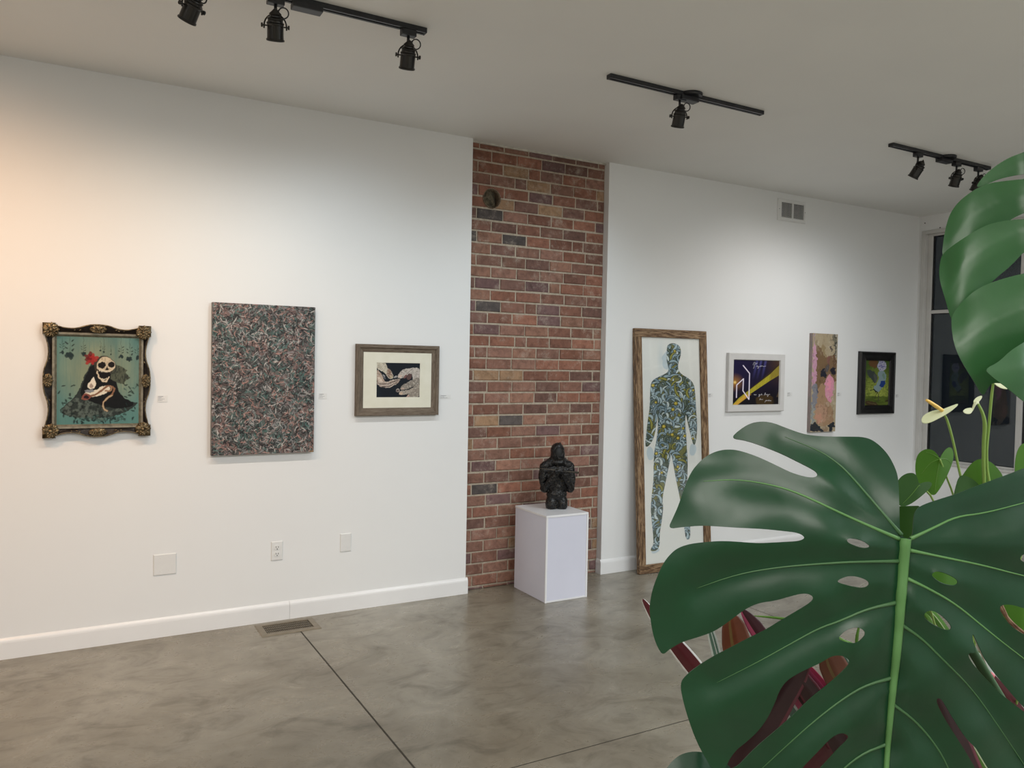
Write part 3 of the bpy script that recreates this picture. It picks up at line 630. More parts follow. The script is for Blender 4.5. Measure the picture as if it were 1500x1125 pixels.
frame_loop('mat_board', t, (1.585, 2.05, 1.25, 1.622), [(0, -.012), (0, -.017), (.082, -.017), (.0845, -.0145)], mnoisy('cream_mat', (.72, .70, .58), (.76, .74, .63), 15, .7)); 
bpy.data.objects['mat_board'].data.update()
# the window of the mat: separate border pieces so the drawing sits inside its opening
o = bpy.data.objects['mat_board']; bpy.data.objects.remove(o)
MATB = bpy.data.materials['cream_mat']; bm = NB(); A = (1.58, 2.055, 1.245, 1.627); B = (1.671, 1.965, 1.327, 1.548)
rectring(bm, A, A, -.012, -.0180); rectring(bm, A, B, -.0180, -.0180); rectring(bm, B, (B[0]+.002, B[1]-.002, B[2]+.002, B[3]-.002), -.0180, -.0165); bmesh.ops.remove_doubles(bm, verts=bm.verts, dist=1e-5); obj('mat_board', bm, MATB, t)
def wood(name, cols, sc, rough=.75, bump=.7, dist=1.5, scale=6):
    """cols: dark..light stops; sc stretches the grain"""
    m = M(name, cols[0][1], rough, .3); v = m.coord(sc); f = m.noise(v, scale, 8, .65, dist); g = m.noise(v, scale*5, 4, .6, .5)
    m.col(m.mix(.35, m.ramp(f, cols), m.ramp(g, cols))); m.bump(f, bump, .004); return m.m
BCOL = [(.32, (.045, .032, .022)), (.48, (.15, .115, .085)), (.62, (.22, .18, .14)), (.75, (.13, .085, .055))]
BW_H = wood('barnwood_across', BCOL, (1.2, 12, 14)); BW_V = wood('barnwood_upright', BCOL, (14, 12, 1.2))
def plank_frame(t, rect, w, prof, mh, mv, names=('rail', 'stile')):
    """four mitred members. prof: (inset fraction, y) across the member"""
    x0, x1, z0, z1 = rect
    for side in range(4):
        bm = NB(); ends = []
        for e in (0, 1):
            ring = []
            for d, y in prof:
                q = d*w
                if side == 0: p = ((x0+q, z0+q), (x1-q, z0+q))[e]
                elif side == 1: p = ((x1-q, z0+q), (x1-q, z1-q))[e]
                elif side == 2: p = ((x1-q, z1-q), (x0+q, z1-q))[e]
                else: p = ((x0+q, z1-q), (x0+q, z0+q))[e]
                ring.append(bm.verts.new((p[0], y, p[1])))
            ends.append(ring)
        n = len(prof)
        for k in range(n): bm.faces.new((ends[0][k], ends[0][(k+1) % n], ends[1][(k+1) % n], ends[1][k]))
        bm.faces.new(ends[0]); bm.faces.new(ends[1][::-1]); obj(('frame_rail', 'frame_stile')[side % 2], bm, (mh, mv)[side % 2], t, bevel=.0008)
plank_frame(t, (1.536, 2.092, 1.213, 1.661), .049, [(0, -.001), (0, -.034), (.08, -.037), (.42, -.036), (.5, -.028), (.9, -.021), (1, -.019), (1, -.001)], BW_H, BW_V)
backing(t, (1.57, 2.06, 1.24, 1.63), -.0115, -.0008, CARD)
mt = M('picture_glazing'); g = mt.n('ShaderNodeBsdfGlossy'); g.inputs['Roughness'].default_value = .02; tr = mt.n('ShaderNodeBsdfTransparent'); fr = mt.n('ShaderNodeFresnel'); fr.inputs[0].default_value = 1.3
mx = mt.n('ShaderNodeMixShader'); mt.L(fr.outputs[0], mx.inputs[0]); mt.L(tr.outputs[0], mx.inputs[1]); mt.L(g.outputs[0], mx.inputs[2]); mt.L(mx.outputs[0], mt.out.inputs[0]); GLZ = mt.m

# ---- 4. tall leaning figure artwork -----------------------------------------
BT = Vector((4.045, -.128, .0)); W4, H4 = .705, 1.842
tilt = math.asin(.125/H4)
t = thing('framed_figure_artwork', 'tall scorched-wood framed picture of a standing body filled with scrollwork, leaning on the wall', 'picture', BT)
c = Cv(125, 366, 99, 1030, 210, (232, 234, 230)); c.put(c.noise(140, 140, 3, 3), (238, 236, 226), .5)
bodyL = [(232, 134), (246, 123), (264, 123), (281, 132), (288, 152), (285, 178), (275, 205), (274, 232), (286, 252), (318, 270), (338, 292), (343, 330), (345, 400), (349, 470), (345, 520), (338, 552), (330, 548), (322, 515), (312, 470), (302, 415), (298, 450), (302, 510), (303, 560), (306, 620), (303, 690), (300, 730), (307, 790), (313, 850), (310, 900), (309, 945), (292, 945), (286, 890), (277, 820), (268, 750), (256, 690), (246, 620), (241, 585), (236, 600), (224, 655), (212, 710), (200, 765), (203, 805), (196, 860), (187, 905), (186, 955), (176, 976), (152, 976), (151, 966), (163, 950), (161, 900), (157, 850), (154, 800), (160, 745), (168, 680), (169, 620), (172, 575), (180, 535), (187, 490), (190, 420), (184, 450), (176, 500), (162, 535), (146, 552), (137, 548), (142, 500), (150, 440), (158, 390), (160, 340), (163, 300), (170, 280), (192, 266), (222, 252), (236, 240), (234, 222), (228, 190), (230, 160)]
for q in ([(150, 545), (140, 575), (150, 610), (172, 600), (168, 560)], [(318, 545), (312, 590), (330, 600), (345, 575), (340, 548)], [(150, 972), (158, 990), (186, 980), (184, 965)], [(232, 150), (222, 165), (206, 185), (214, 195), (210, 215), (220, 232), (238, 235)]): c.put(c.poly(q, seg=2), (176, 200, 212), .6)
c.put(np.clip(1-np.abs(c.X-205)/18, 0, 1)*np.clip(1-np.abs(c.Y-190)/90, 0, 1), (190, 208, 214), .5)
m = c.poly(bodyL, seg=1)
base_ = np.array(s2l((100, 112, 98)))*(.35+1.2*c.noise(9, 16, 5, 2))[..., None]; c.put(m, base_); hue = c.noise(30, 36, 9, 2)
c.put(m*np.clip((hue-.52)*12, 0, 1), (142, 138, 66), .6); rs = np.random.RandomState(4); H_, W_ = m.shape; K0 = c.A.copy()
def scroll(x, y, L, a, turn, w0, col):
    """a tapering curled leaf: dark outline, body, pale highlight"""
    r = int(L*1.3/c.px)+3; j, i = int((y-99)/c.px), int((x-125)/c.px); sl = (slice(max(0, j-r), min(H_, j+r)), slice(max(0, i-r), min(W_, i+r))); X, Y = c.X[sl], c.Y[sl]
    if X.size == 0: return
    px_, py_ = x, y; d = np.full(X.shape, 1e9); tt = np.zeros(X.shape); n = 12
    for k in range(n):
        aa = a+turn*(k/n)**1.5; nx_, ny_ = px_+math.cos(aa)*L/n, py_+math.sin(aa)*L/n; dx, dy = nx_-px_, ny_-py_; q = np.clip(((X-px_)*dx+(Y-py_)*dy)/(dx*dx+dy*dy), 0, 1); dd = np.hypot(X-px_-q*dx, Y-py_-q*dy); mm = dd < d; d = np.where(mm, dd, d); tt = np.where(mm, (k+q)/n, tt); px_, py_ = nx_, ny_
    w = w0*(1-tt)**.6*(.35+np.minimum(1, tt*4)*.65); mk = m[sl]
    for ww, cc in ((w+1.4, (34, 42, 38)), (w, col), (w*.32, tuple(min(255, v+34) for v in col))):
        q = (np.clip((ww-d)/1.1+.5, 0, 1)*mk)[..., None]; c.A[sl] = c.A[sl]*(1-q)+np.array(s2l(cc))*q
for k in range(760):
    x = 135+rs.rand()*215; y = 125+rs.rand()*850; sd = 1 if rs.rand() > .5 else -1; up = -PI/2+rs.randn()*.7
    col = [(138, 160, 168), (160, 180, 185), (112, 136, 146), (190, 202, 200), (134, 132, 58), (84, 98, 84)][rs.choice(6, p=[.28, .26, .14, .10, .11, .11])]
    scroll(x, y, 26+rs.rand()*34, up, sd*(1.2+rs.rand()*2.8), 4.0+rs.rand()*3.8, col)
for bx, by, r in ((172, 300, 8), (262, 375, 9), (250, 400, 8), (212, 470, 9), (245, 505, 8), (268, 520, 8), (296, 512, 7), (182, 370, 6), (335, 320, 6), (180, 580, 7), (265, 640, 7), (262, 155, 6), (290, 480, 6), (330, 525, 5), (200, 660, 6)): c.put(c.ell(bx, by, r*.75+2, r*.75+2)*m, (60, 60, 30)); c.put(c.ell(bx, by, r*.75, r*.75)*m, (196, 178, 66)); c.put(c.ell(bx-1, by-1, r*.3, r*.3)*m, (226, 212, 120))
edge = np.clip(1-np.abs(m-.5)*2, 0, 1); c.put(edge, (60, 66, 60), .6)
fw = .063
art = c.mesh('artwork', BT.x-W4/2+fw-.004, BT.x+W4/2-fw+.004, fw-.004, H4-fw+.004, BT.y-.012)
art4 = obj('artwork', art, PRINT, t)
SCOL = [(.34, (.018, .009, .005)), (.45, (.085, .042, .020)), (.54, (.26, .16, .085)), (.68, (.46, .34, .21))]
S_H = wood('scorched_pine_across', SCOL, (.9, 6, 9), .55, .4, 2.2, 5); S_V = wood('scorched_pine_upright', SCOL, (9, 6, .9), .55, .4, 2.2, 5)
RX = (BT.x-W4/2, BT.x+W4/2)
def bar(name, xa, xb, za, zb, mat):
    bm = NB(); box(bm, xa, xb, BT.y-.030, BT.y+.004, za, zb); return obj(name, bm, mat, t, bevel=.002)
bars = [bar('frame_stile', RX[0], RX[0]+fw, fw, H4-fw, S_V), bar('frame_stile', RX[1]-fw, RX[1], fw, H4-fw, S_V), bar('frame_rail', RX[0], RX[1], 0, fw, S_H), bar('frame_rail', RX[0], RX[1], H4-fw, H4, S_H)]
bm = NB(); box(bm, RX[0]+.02, RX[1]-.02, BT.y-.010, BT.y+.003, .02, H4-.02); obj('backing', bm, CARD, t)
bm = NB(); box(bm, RX[0]+fw-.002, RX[1]-fw+.002, BT.y-.0165, BT.y-.0150, fw-.002, H4-fw+.002); obj('glazing', bm, GLZ, t)
t.location = (4.045, -.131, .0015); t.rotation_euler = (-tilt, 0, math.radians(-1.2))

# ---- 5. neon-line photograph in a white frame -------------------------------
t = thing('framed_photo', 'night photo with a yellow beam, white angular lines and handwriting, in a white frame', 'picture', (4.993, 0, 1.437))
c = Cv(140, 882, 195, 940, 200, (24, 18, 38)); c.put(np.clip(1-c.u*1.0-c.v*.35, 0, 1), (26, 20, 62), .9)
for x in (500, 560, 630): c.put(np.clip(1-np.abs(c.X-x+(c.Y-200)*.2)/26, 0, 1)*np.clip(1-(c.Y-195)/330, 0, 1), (92, 92, 168), .7)
c.put(np.clip((c.u-.62)*3, 0, 1)*np.clip(1-c.v*1.6, 0, 1), (88, 62, 40), .8); c.put(np.clip((c.v-.5)*3, 0, 1), (14, 10, 14), .9)
g = np.hypot(c.X-172, c.Y-562); c.put(np.clip(1-g/150, 0, 1)**1.5, (190, 130, 50), .8); c.put(np.clip(1-g/30, 0, 1), (255, 220, 130))
c.put(c.poly([(140, 905), (300, 730), (560, 520), (845, 262), (880, 225), (880, 250), (600, 520), (400, 690)]), (58, 42, 26), .9)
c.put(c.poly([(140, 940), (140, 900), (240, 790), (400, 665), (700, 430), (845, 285), (882, 260), (882, 420), (700, 530), (400, 735), (160, 940)]), np.array(s2l((168, 158, 48)))*(.75+.5*c.noise(8, 40, 3, 2))[..., None])
c.put(c.poly([(140, 940), (140, 905), (330, 740), (420, 740), (160, 940)]), (214, 160, 62), .75); c.put(c.poly([(700, 430), (845, 285), (882, 260), (882, 420), (700, 530)]), (122, 100, 46), .6)
c.put(c.poly([(480, 760), (740, 740), (780, 920), (500, 920)], seg=1), (74, 56, 26), .7); c.put(c.poly([(740, 760), (780, 900), (740, 900)]), (10, 8, 10), .6); c.put(c.poly([(850, 640), (880, 650), (880, 790), (800, 780)]), (96, 80, 58), .7); c.put(c.ell(842, 585, 8, 8), (190, 200, 220))
for q in ([(287, 312), (384, 428), (384, 815), (292, 686), (296, 508), (200, 600), (200, 785)],): c.put(c.line(q, 20, sm=2), (150, 130, 190), .45); c.put(c.line(q, 11), (244, 238, 246))
def scrib(pts, w=4, a=.85): c.put(c.line(pts, w, 2), (222, 220, 226), a)
scrib([(432, 300), (445, 258), (470, 262), (452, 300), (448, 340), (438, 352)]); scrib([(470, 290), (492, 262), (488, 284)]); scrib([(480, 322), (500, 305), (494, 330), (515, 312), (512, 352), (500, 350), (530, 316), (540, 326), (552, 300), (548, 328), (566, 306), (585, 322), (625, 312)])
scrib([(455, 745), (470, 738), (466, 755), (492, 738), (488, 752)]); scrib([(540, 752), (528, 752), (545, 735), (540, 775), (524, 775), (560, 742), (566, 750), (572, 725), (572, 752), (584, 745)]); scrib([(612, 755), (632, 705), (626, 752), (640, 738), (650, 752), (664, 738), (672, 745), (668, 778), (658, 770), (688, 738), (700, 742)])
scrib([(545, 825), (556, 795), (552, 825), (568, 812), (580, 824), (594, 814)]); scrib([(625, 860), (640, 828), (652, 832), (640, 845), (668, 828), (672, 845), (690, 818), (684, 846), (712, 828), (708, 845), (722, 838)])
obj('photo_print', c.mesh('p', 4.722, 5.298, 1.226, 1.641, -.019), PRINT, t)
WFR = mnoisy('white_frame_lacquer', (.62, .61, .60), (.66, .65, .64), 10, .3)
frame_loop('frame', t, (4.665, 5.317, 1.195, 1.678), [(0, -.001), (0, -.030), (.004, -.033), (.052, -.031), (.055, -.024), (.0575, -.0188), (.0575, -.001)], WFR)
backing(t, (4.70, 5.29, 1.22, 1.65), -.016, -.002, CARD)

# ---- 6. narrow tall abstract ------------------------------------------------
t = thing('canvas_painting', 'narrow upright unframed canvas with pink, tan and black patches', 'painting', (5.812, 0, 1.437))
c = Cv(735, 950, 100, 870, 150, (168, 152, 124)); c.put(c.noise(50, 160, 2, 3), (176, 164, 140), .7); c.warp(42, 22, 4)
def pp(pts, col, a=1, seg=1): c.put(c.poly(pts, seg=seg), col, a)
pp([(905, 100), (950, 100), (950, 330), (915, 300), (925, 200)], (120, 116, 100)); c.put(c.line([(935, 105), (930, 260)], 7), (40, 40, 40), .8); c.put(c.line([(945, 105), (943, 330)], 5), (200, 196, 186), .8)
pp([(775, 200), (815, 205), (830, 260), (850, 300), (870, 260), (905, 260), (945, 300), (950, 470), (900, 480), (870, 430), (840, 500), (790, 560), (760, 500), (765, 300)], (122, 98, 72)); pp([(810, 200), (850, 300), (855, 270), (838, 190)], (150, 132, 100))
pp([(745, 180), (772, 190), (775, 360), (768, 480), (740, 560), (738, 300)], (198, 152, 174)); c.put(c.line([(752, 105), (750, 190)], 10), (156, 134, 150), .8)
pp([(878, 180), (900, 195), (905, 250), (890, 235)], (96, 84, 78)); pp([(860, 270), (885, 255), (890, 330), (865, 360), (855, 320)], (130, 92, 82)); pp([(910, 260), (945, 270), (945, 360), (915, 350)], (110, 84, 62))
pp([(815, 370), (850, 362), (862, 400), (855, 440), (825, 438), (806, 410)], (40, 42, 52)); pp([(905, 360), (942, 365), (942, 425), (905, 410), (896, 385)], (38, 38, 48)); pp([(850, 340), (885, 345), (880, 395), (860, 395)], (88, 84, 86))
pp([(742, 480), (790, 500), (798, 580), (780, 690), (740, 720)], (132, 132, 140)); pp([(786, 505), (796, 560), (788, 590), (782, 540)], (52, 74, 104))
pp([(800, 500), (840, 480), (860, 560), (900, 640), (932, 700), (930, 790), (890, 830), (850, 820), (790, 815), (768, 760), (775, 640)], (162, 132, 104)); pp([(780, 650), (840, 640), (880, 700), (870, 790), (800, 800), (770, 740)], (178, 142, 118)); pp([(770, 720), (830, 730), (830, 800), (780, 800)], (196, 146, 126), .7)
pp([(858, 440), (890, 412), (918, 440), (928, 520), (920, 600), (900, 660), (880, 620), (852, 560), (848, 490)], (212, 146, 166)); pp([(870, 470), (900, 450), (905, 540), (880, 560)], (232, 150, 172), .7)
pp([(735, 800), (770, 790), (800, 820), (850, 850), (840, 872), (735, 872)], (46, 50, 56)); pp([(890, 830), (940, 780), (938, 870), (890, 868)], (44, 48, 54)); pp([(840, 820), (880, 825), (880, 872), (840, 872)], (150, 128, 104)); pp([(735, 660), (765, 640), (760, 800), (735, 800)], (150, 154, 152))
c.put(np.clip(c.noise(14, 40, 8, 3)*6-3.6, 0, 1), (70, 56, 46), .35); c.put(np.clip(c.noise(12, 30, 18, 3)*6-3.9, 0, 1), (214, 204, 188), .3)
obj('paint_layer', c.mesh('p', 5.647, 5.975, 1.003, 1.872, -.0365), IMPASTO, t)
bm = NB(); box(bm, 5.647, 5.975, -.036, -.0001, 1.003, 1.872); obj('stretched_canvas', bm, mnoisy('canvas_edge', (.30, .22, .22), (.22, .2, .18), 20, .7), t)

# ---- 7. bird painting in a black frame --------------------------------------
t = thing('framed_painting', 'long-legged blue-grey bird on green, in a wide black frame', 'painting', (6.565, 0, 1.44))
c = Cv(614, 886, 312, 830, 170, (70, 92, 36)); c.warp(22, 20, 4); r = np.hypot((c.X-750)/150, (c.Y-700)/330); c.put(np.clip(1.15-r, 0, 1), (160, 172, 74), .9)
an = np.arctan2(c.Y-480, c.X-760); sw = c.noise(16, 16, 3, 2)*3; strk = .5+.5*np.sin(an*38+sw*5+np.hypot(c.X-760, c.Y-480)*.05); c.put(strk*(c.Y < 700), (36, 62, 26), .45); c.put((1-strk)*(c.Y < 700)*np.clip((c.Y-450)/200, 0, 1), (182, 190, 92), .4)
c.put(np.clip((c.Y-700)/6, 0, 1), (92, 108, 42)); c.put(np.clip((c.Y-700)/6, 0, 1)*np.clip(c.noise(60, 14, 5, 3)*4-1.8, 0, 1), (52, 66, 26), .7)
pp([(640, 330), (700, 320), (745, 350), (735, 410), (700, 420), (655, 390)], (104, 74, 44)); c.put(c.poly([(640, 330), (700, 320), (745, 350), (735, 410), (700, 420), (655, 390)])*(np.sin(c.X*.5+c.Y*.3) > .2), (60, 42, 30), .5)
pp([(625, 430), (690, 440), (735, 480), (745, 520), (715, 580), (680, 530), (640, 490)], (58, 64, 62)); pp([(690, 460), (740, 490), (735, 560), (715, 575)], (88, 92, 88), .7)
pp([(775, 318), (805, 325), (830, 370), (825, 420), (795, 450), (755, 440), (738, 400), (750, 345)], (168, 166, 186)); rs = np.random.RandomState(2)
for k in range(38): c.put(c.ell(782+rs.randn()*19, 385+rs.randn()*28, 5, 4, rs.rand()*3), (48, 48, 130), .9)
pp([(755, 440), (800, 440), (835, 480), (830, 560), (790, 610), (755, 670), (740, 650), (700, 630), (715, 590), (740, 570), (760, 520), (745, 480)], (128, 148, 152)); pp([(790, 460), (815, 480), (820, 520), (800, 530)], (104, 132, 112), .8)
pp([(775, 560), (800, 540), (830, 545), (825, 580), (795, 610), (765, 605)], (34, 60, 124)); c.put(c.line([(680, 645), (700, 632), (725, 650), (740, 660), (742, 672)], 12, 2), (28, 34, 34)); c.put(c.line([(740, 665), (728, 700), (718, 730)], 5), (60, 54, 46)); c.put(c.line([(757, 668), (757, 745)], 5), (74, 70, 58))
pp([(620, 745), (680, 750), (740, 775), (760, 800), (720, 812), (660, 790), (620, 785)], (66, 50, 34)); pp([(820, 750), (870, 740), (880, 752), (840, 768)], (58, 48, 32)); c.put(c.line([(640, 765), (700, 775), (740, 800)], 6, 1), (130, 120, 80), .6)
obj('painting', c.mesh('p', 6.392, 6.774, 1.2, 1.672, -.018), OIL, t)
BFR = mnoisy('black_frame_gloss', (.008, .008, .008), (.012, .011, .011), 20, .22)
frame_loop('frame', t, (6.306, 6.822, 1.148, 1.73), [(0, -.001), (0, -.022), (.006, -.032), (.016, -.036), (.028, -.030), (.036, -.028), (.060, -.036), (.080, -.030), (.086, -.0178), (.086, -.001)], BFR)
backing(t, (6.36, 6.80, 1.18, 1.70), -.015, -.002, CARD)
for f_ in ('barn', ): pass

# ---- title cards -------------------------------------------------------------
TXT = mnoisy('printed_grey_text', (.25, .25, .28), (.3, .3, .33), 50, .6)
for px, py, w_, h_, lab in ((238, 584, .052, .036, 'small white title card right of the skull painting'), (473, 580, .05, .034, 'small white title card right of the large dense abstract canvas'), (652.5, 581, .075, .024, 'small white title card right of the hands picture'), (1040.8, 579, .05, .03, 'small white title card right of the tall leaning body picture'), (1156.5, 577.5, .06, .032, 'small white title card right of the white-framed photo'), (1229, 577.5, .055, .03, 'small white title card right of the narrow pink and tan canvas'), (1314, 580, .05, .03, 'small white title card right of the black-framed bird painting')):
    p = onY(px, py, 0); t = thing('title_card', lab, 'title card', (p.x, 0, p.z), 'title cards beside the artworks'); bm = NB()
    box(bm, p.x-w_/2, p.x+w_/2, -.0028, -.00005, p.z-h_/2, p.z+h_/2); obj('card', bm, PLATE, t); bm = NB()
    for k, (l, th) in enumerate(((.5, .0035), (.32, .0022), (.62, .0022), (.4, .0022))):
        z = p.z+h_/2-.006-k*.0068
        if z > p.z-h_/2+.003: 
            x = p.x-w_/2+.004; xe = x+l*w_
            while x < xe: q = random.uniform(.003, .008); box(bm, x, min(x+q, xe), -.0034, -.0027, z-th/2, z+th/2); x += q+.0015
    obj('printed_text', bm, TXT, t)

# ------------------------------------------------------------------ pedestal
PX0, PX1, PY0, PY1, PH = 2.690, 3.022, -.432, -.020, .572
PED = mnoisy('white_laminate', (.68, .69, .80), (.71, .72, .83), 3, .35); EDG = mnoisy('white_edge_band', (.80, .80, .82), (.84, .84, .86), 6, .3)
t = thing('display_pedestal', 'white box pedestal in front of the brick strip carrying the black statue', 'pedestal', ((PX0+PX1)/2, (PY0+PY1)/2, 0))
M_ = Matrix.Translation(((PX0+PX1)/2, (PY0+PY1)/2, 0))
bm = NB(); box(bm, PX0+.004, PX1-.004, PY0+.004, PY1, .001, PH-.014); obj('carcass', bm, PED, t)
bm = NB(); box(bm, PX0, PX1, PY0, PY1, PH-.014, PH); obj('top_panel', bm, EDG, t, bevel=.0015)
bm = NB(); box(bm, PX0, PX0+.013, PY0, PY0+.008, .001, PH-.0145); box(bm, PX1-.013, PX1, PY0, PY0+.008, .001, PH-.0145); box(bm, PX0+.013, PX1-.013, PY0+.0025, PY0+.006, .001, .012); obj('edge_trim', bm, EDG, t)

# ------------------------------------------------------------------ statue
SX, SY, SZ = 2.892, -.235, PH
t = thing('hooded_statue', 'black hooded torso statue with folded arms on the white pedestal', 'sculpture', (SX, SY, SZ))
bm = NB(); rz = Matrix.Translation((SX, SY, SZ)) @ Matrix.Rotation(math.radians(-20), 4, 'Z')
def sb(x, y, z, a, b, c_, rot=(0, 0, 0)): blob(bm, rz @ TRS((x, y, z), rot, (a, b, c_)), 3)
def st(pts, r):
    pts = [rz @ Vector(p) for p in pts]; tube(bm, pts, r, 14)
    for p, q in zip(pts, r): blob(bm, TRS(p, (0, 0, 0), (q,)*3), 2)
sb(-.036, 0, .035, .040, .045, .075); sb(.036, 0, .035, .040, .045, .075)        # thighs
sb(0, .005, .10, .071, .052, .055); sb(0, .004, .16, .066, .046, .075); sb(0, .006, .22, .086, .056, .085); sb(0, .010, .262, .100, .054, .048)
st([(-.088, .006, .272), (-.096, .002, .21), (-.090, -.012, .140), (-.060, -.058, .195), (-.016, -.076, .255)], [.033, .034, .030, .026, .020])
st([(.088, .006, .272), (.096, .002, .21), (.090, -.012, .140), (.064, -.056, .195), (.024, -.078, .255)], [.033, .034, .030, .026, .020])
for s_ in (-1, 1): st([(0, .006, .335), (s_*.045, .008, .305), (s_*.092, .008, .288)], [.046, .040, .031])
st([(0, .01, .30), (0, .0, .345)], [.047, .044]); sb(0, 0, .318, .060, .050, .030)
sb(0, -.002, .365, .050, .052, .060); sb(0, .004, .398, .047, .048, .054); st([(0, .0, .42), (.012, -.002, .445)], [.030, .010])
for s in (-1, 1):                                                                 # fists with fingers curled round the rod
    sb(s*.020-.003, -.090, .268, .020, .014, .016)
    for k in range(4): sb(s*.020-.003+(k-1.5)*.0085, -.102, .268, .0048, .0075, .010)
    sb(s*.020-.003-s*.014, -.098, .280, .006, .005, .010)
for v_ in bm.verts:
    if v_.co.z < SZ+.001: v_.co.z = SZ+.001
body = obj('torso', bm, None and 0 or M('black_patina_bronze', (.008, .008, .008), .24, .35).m, t)
md = body.modifiers.new('remesh', 'REMESH'); md.mode = 'VOXEL'; md.voxel_size = .0034; md.use_smooth_shade = True
ms = body.modifiers.new('smooth', 'SMOOTH'); ms.iterations = 5; ms.factor = .5
for nm, sz, stn in (('lump', .028, .007), ('grain', .008, .0045)):
    tx = bpy.data.textures.new(nm, 'CLOUDS'); tx.noise_scale = sz; dm = body.modifiers.new(nm, 'DISPLACE'); dm.texture = tx; dm.strength = stn; dm.mid_level = .5
mt = bpy.data.materials['black_patina_bronze']; nt = mt.node_tree; b_ = nt.nodes['Principled BSDF']
tc = nt.nodes.new('ShaderNodeTexCoord'); nz = nt.nodes.new('ShaderNodeTexNoise'); nz.inputs['Scale'].default_value = 70; nz.inputs['Detail'].default_value = 6; nt.links.new(tc.outputs['Object'], nz.inputs[0])
rp = nt.nodes.new('ShaderNodeValToRGB'); rp.color_ramp.elements[0].position = .5; rp.color_ramp.elements[0].color = (.005, .005, .006, 1); rp.color_ramp.elements[1].position = .8; rp.color_ramp.elements[1].color = (.05, .042, .03, 1); nt.links.new(nz.outputs[0], rp.inputs[0]); nt.links.new(rp.outputs[0], b_.inputs['Base Color'])
bp = nt.nodes.new('ShaderNodeBump'); bp.inputs['Strength'].default_value = 1; bp.inputs['Distance'].default_value = .004; nt.links.new(nz.outputs[0], bp.inputs['Height']); nt.links.new(bp.outputs[0], b_.inputs['Normal'])
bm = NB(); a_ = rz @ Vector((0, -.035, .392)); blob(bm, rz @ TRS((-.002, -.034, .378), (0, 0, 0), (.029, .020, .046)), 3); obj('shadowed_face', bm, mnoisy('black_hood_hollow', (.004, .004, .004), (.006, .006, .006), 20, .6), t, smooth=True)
bm = NB(); p = [rz @ Vector(q) for q in ((-.165, -.085, .290), (-.06, -.094, .280), (.0, -.097, .272), (.08, -.094, .264), (.125, -.09, .258))]; tube(bm, p, [.0018, .0028, .0035, .005, .008], 8); obj('rod', bm, mnoisy('dark_rod', (.03, .024, .016), (.07, .055, .035), 60, .5), t, smooth=True)

# ------------------------------------------------------------------ plants
def inside(P, poly):
    x, y = P[:, 0], P[:, 1]; r = np.zeros(len(P), bool)
    for i in range(len(poly)):
        (xa, ya), (xb, yb) = poly[i], poly[(i+1) % len(poly)]
        if ya != yb: r ^= ((y >= min(ya, yb)) & (y < max(ya, yb))) & (x < xa+(y-ya)*(xb-xa)/(yb-ya))
    return r
def dline(P, pts):
    d = np.full(len(P), 1e9)
    for a, b in zip(pts, pts[1:]):
        a, b = np.array(a, float), np.array(b, float); ab = b-a; t = np.clip(((P-a)@ab)/(ab@ab+1e-9), 0, 1); d = np.minimum(d, np.hypot(*(P-a-t[:, None]*ab).T))
    return d
def resample(poly, step):
    out = []; n = len(poly)
    for i in range(n):
        a, b = np.array(poly[i], float), np.array(poly[(i+1) % n], float); L = np.hypot(*(b-a)); k = max(1, int(L/step))
        for j in range(k): out.append(tuple(a+(b-a)*j/k))
    return out
def leaf_bm(outline, holes, depth, step=7, sm=2, paint=None):
    """leaf blade outline with holes, triangulated finely and laid over the surface depth(P)"""
    O = resample(chaikin(outline, sm), step*.8); Hs = [resample(chaikin(h, 2), step*.6) for h in holes]
    pts = list(O); edges = [(i, (i+1) % len(O)) for i in range(len(O))]
    for h in Hs: b = len(pts); pts += h; edges += [(b+i, b+(i+1) % len(h)) for i in range(len(h))]
    A = np.array(O); x0, y0 = A.min(0); x1, y1 = A.max(0); g = np.array([(x+(step/2 if int((y-y0)/step) % 2 else 0), y) for y in np.arange(y0, y1, step) for x in np.arange(x0, x1, step)])
    ok = inside(g, O)
    for h in Hs: ok &= ~inside(g, h)
    ok &= dline(g, O+[O[0]]) > step*.45
    for h in Hs: ok &= dline(g, h+[h[0]]) > step*.45
    pts += [tuple(q) for q in g[ok]]
    V, E_, Fc, *_ = delaunay_2d_cdt([Vector(p) for p in pts], edges, [], 0, 1e-5)
    P = np.array([tuple(v) for v in V]); T = np.array([tuple(f) for f in Fc]); C_ = P[T].mean(1); ok = inside(C_, O)
    for h in Hs: ok &= ~inside(C_, h)
    t = depth(P); bm = NB(); vs = [bm.verts.new(at(p[0], p[1], q)) for p, q in zip(P, t)]; bm.verts.index_update()
    for f in T[ok]: bm.faces.new([vs[i] for i in f])
    if paint is not None:
        lay = bm.loops.layers.float_color.new('paint'); cols = paint(P); idx = {v: i for i, v in enumerate(vs)}
        for f in bm.faces:
            for lp in f.loops: lp[lay] = (*cols[idx[lp.vert]], 1)
    loose = [v for v in bm.verts if not v.link_faces]
    for v in loose: bm.verts.remove(v)
    # make faces point towards the viewer side of the leaf
    for f in bm.faces:
        f.normal_update()
        if f.normal.dot(Vector(FW)) > 0: f.normal_flip()
    for e in bm.edges:
        if e.is_boundary: e.smooth = False
    return bm
def add_leaf(name, parent, bm, mat, th=.0009, label=None):
    o = obj(name, bm, mat, parent, smooth=True, keep=True); s = o.modifiers.new('thickness', 'SOLIDIFY'); s.thickness = th; s.offset = -1
    if label: o['label'] = label
    return o
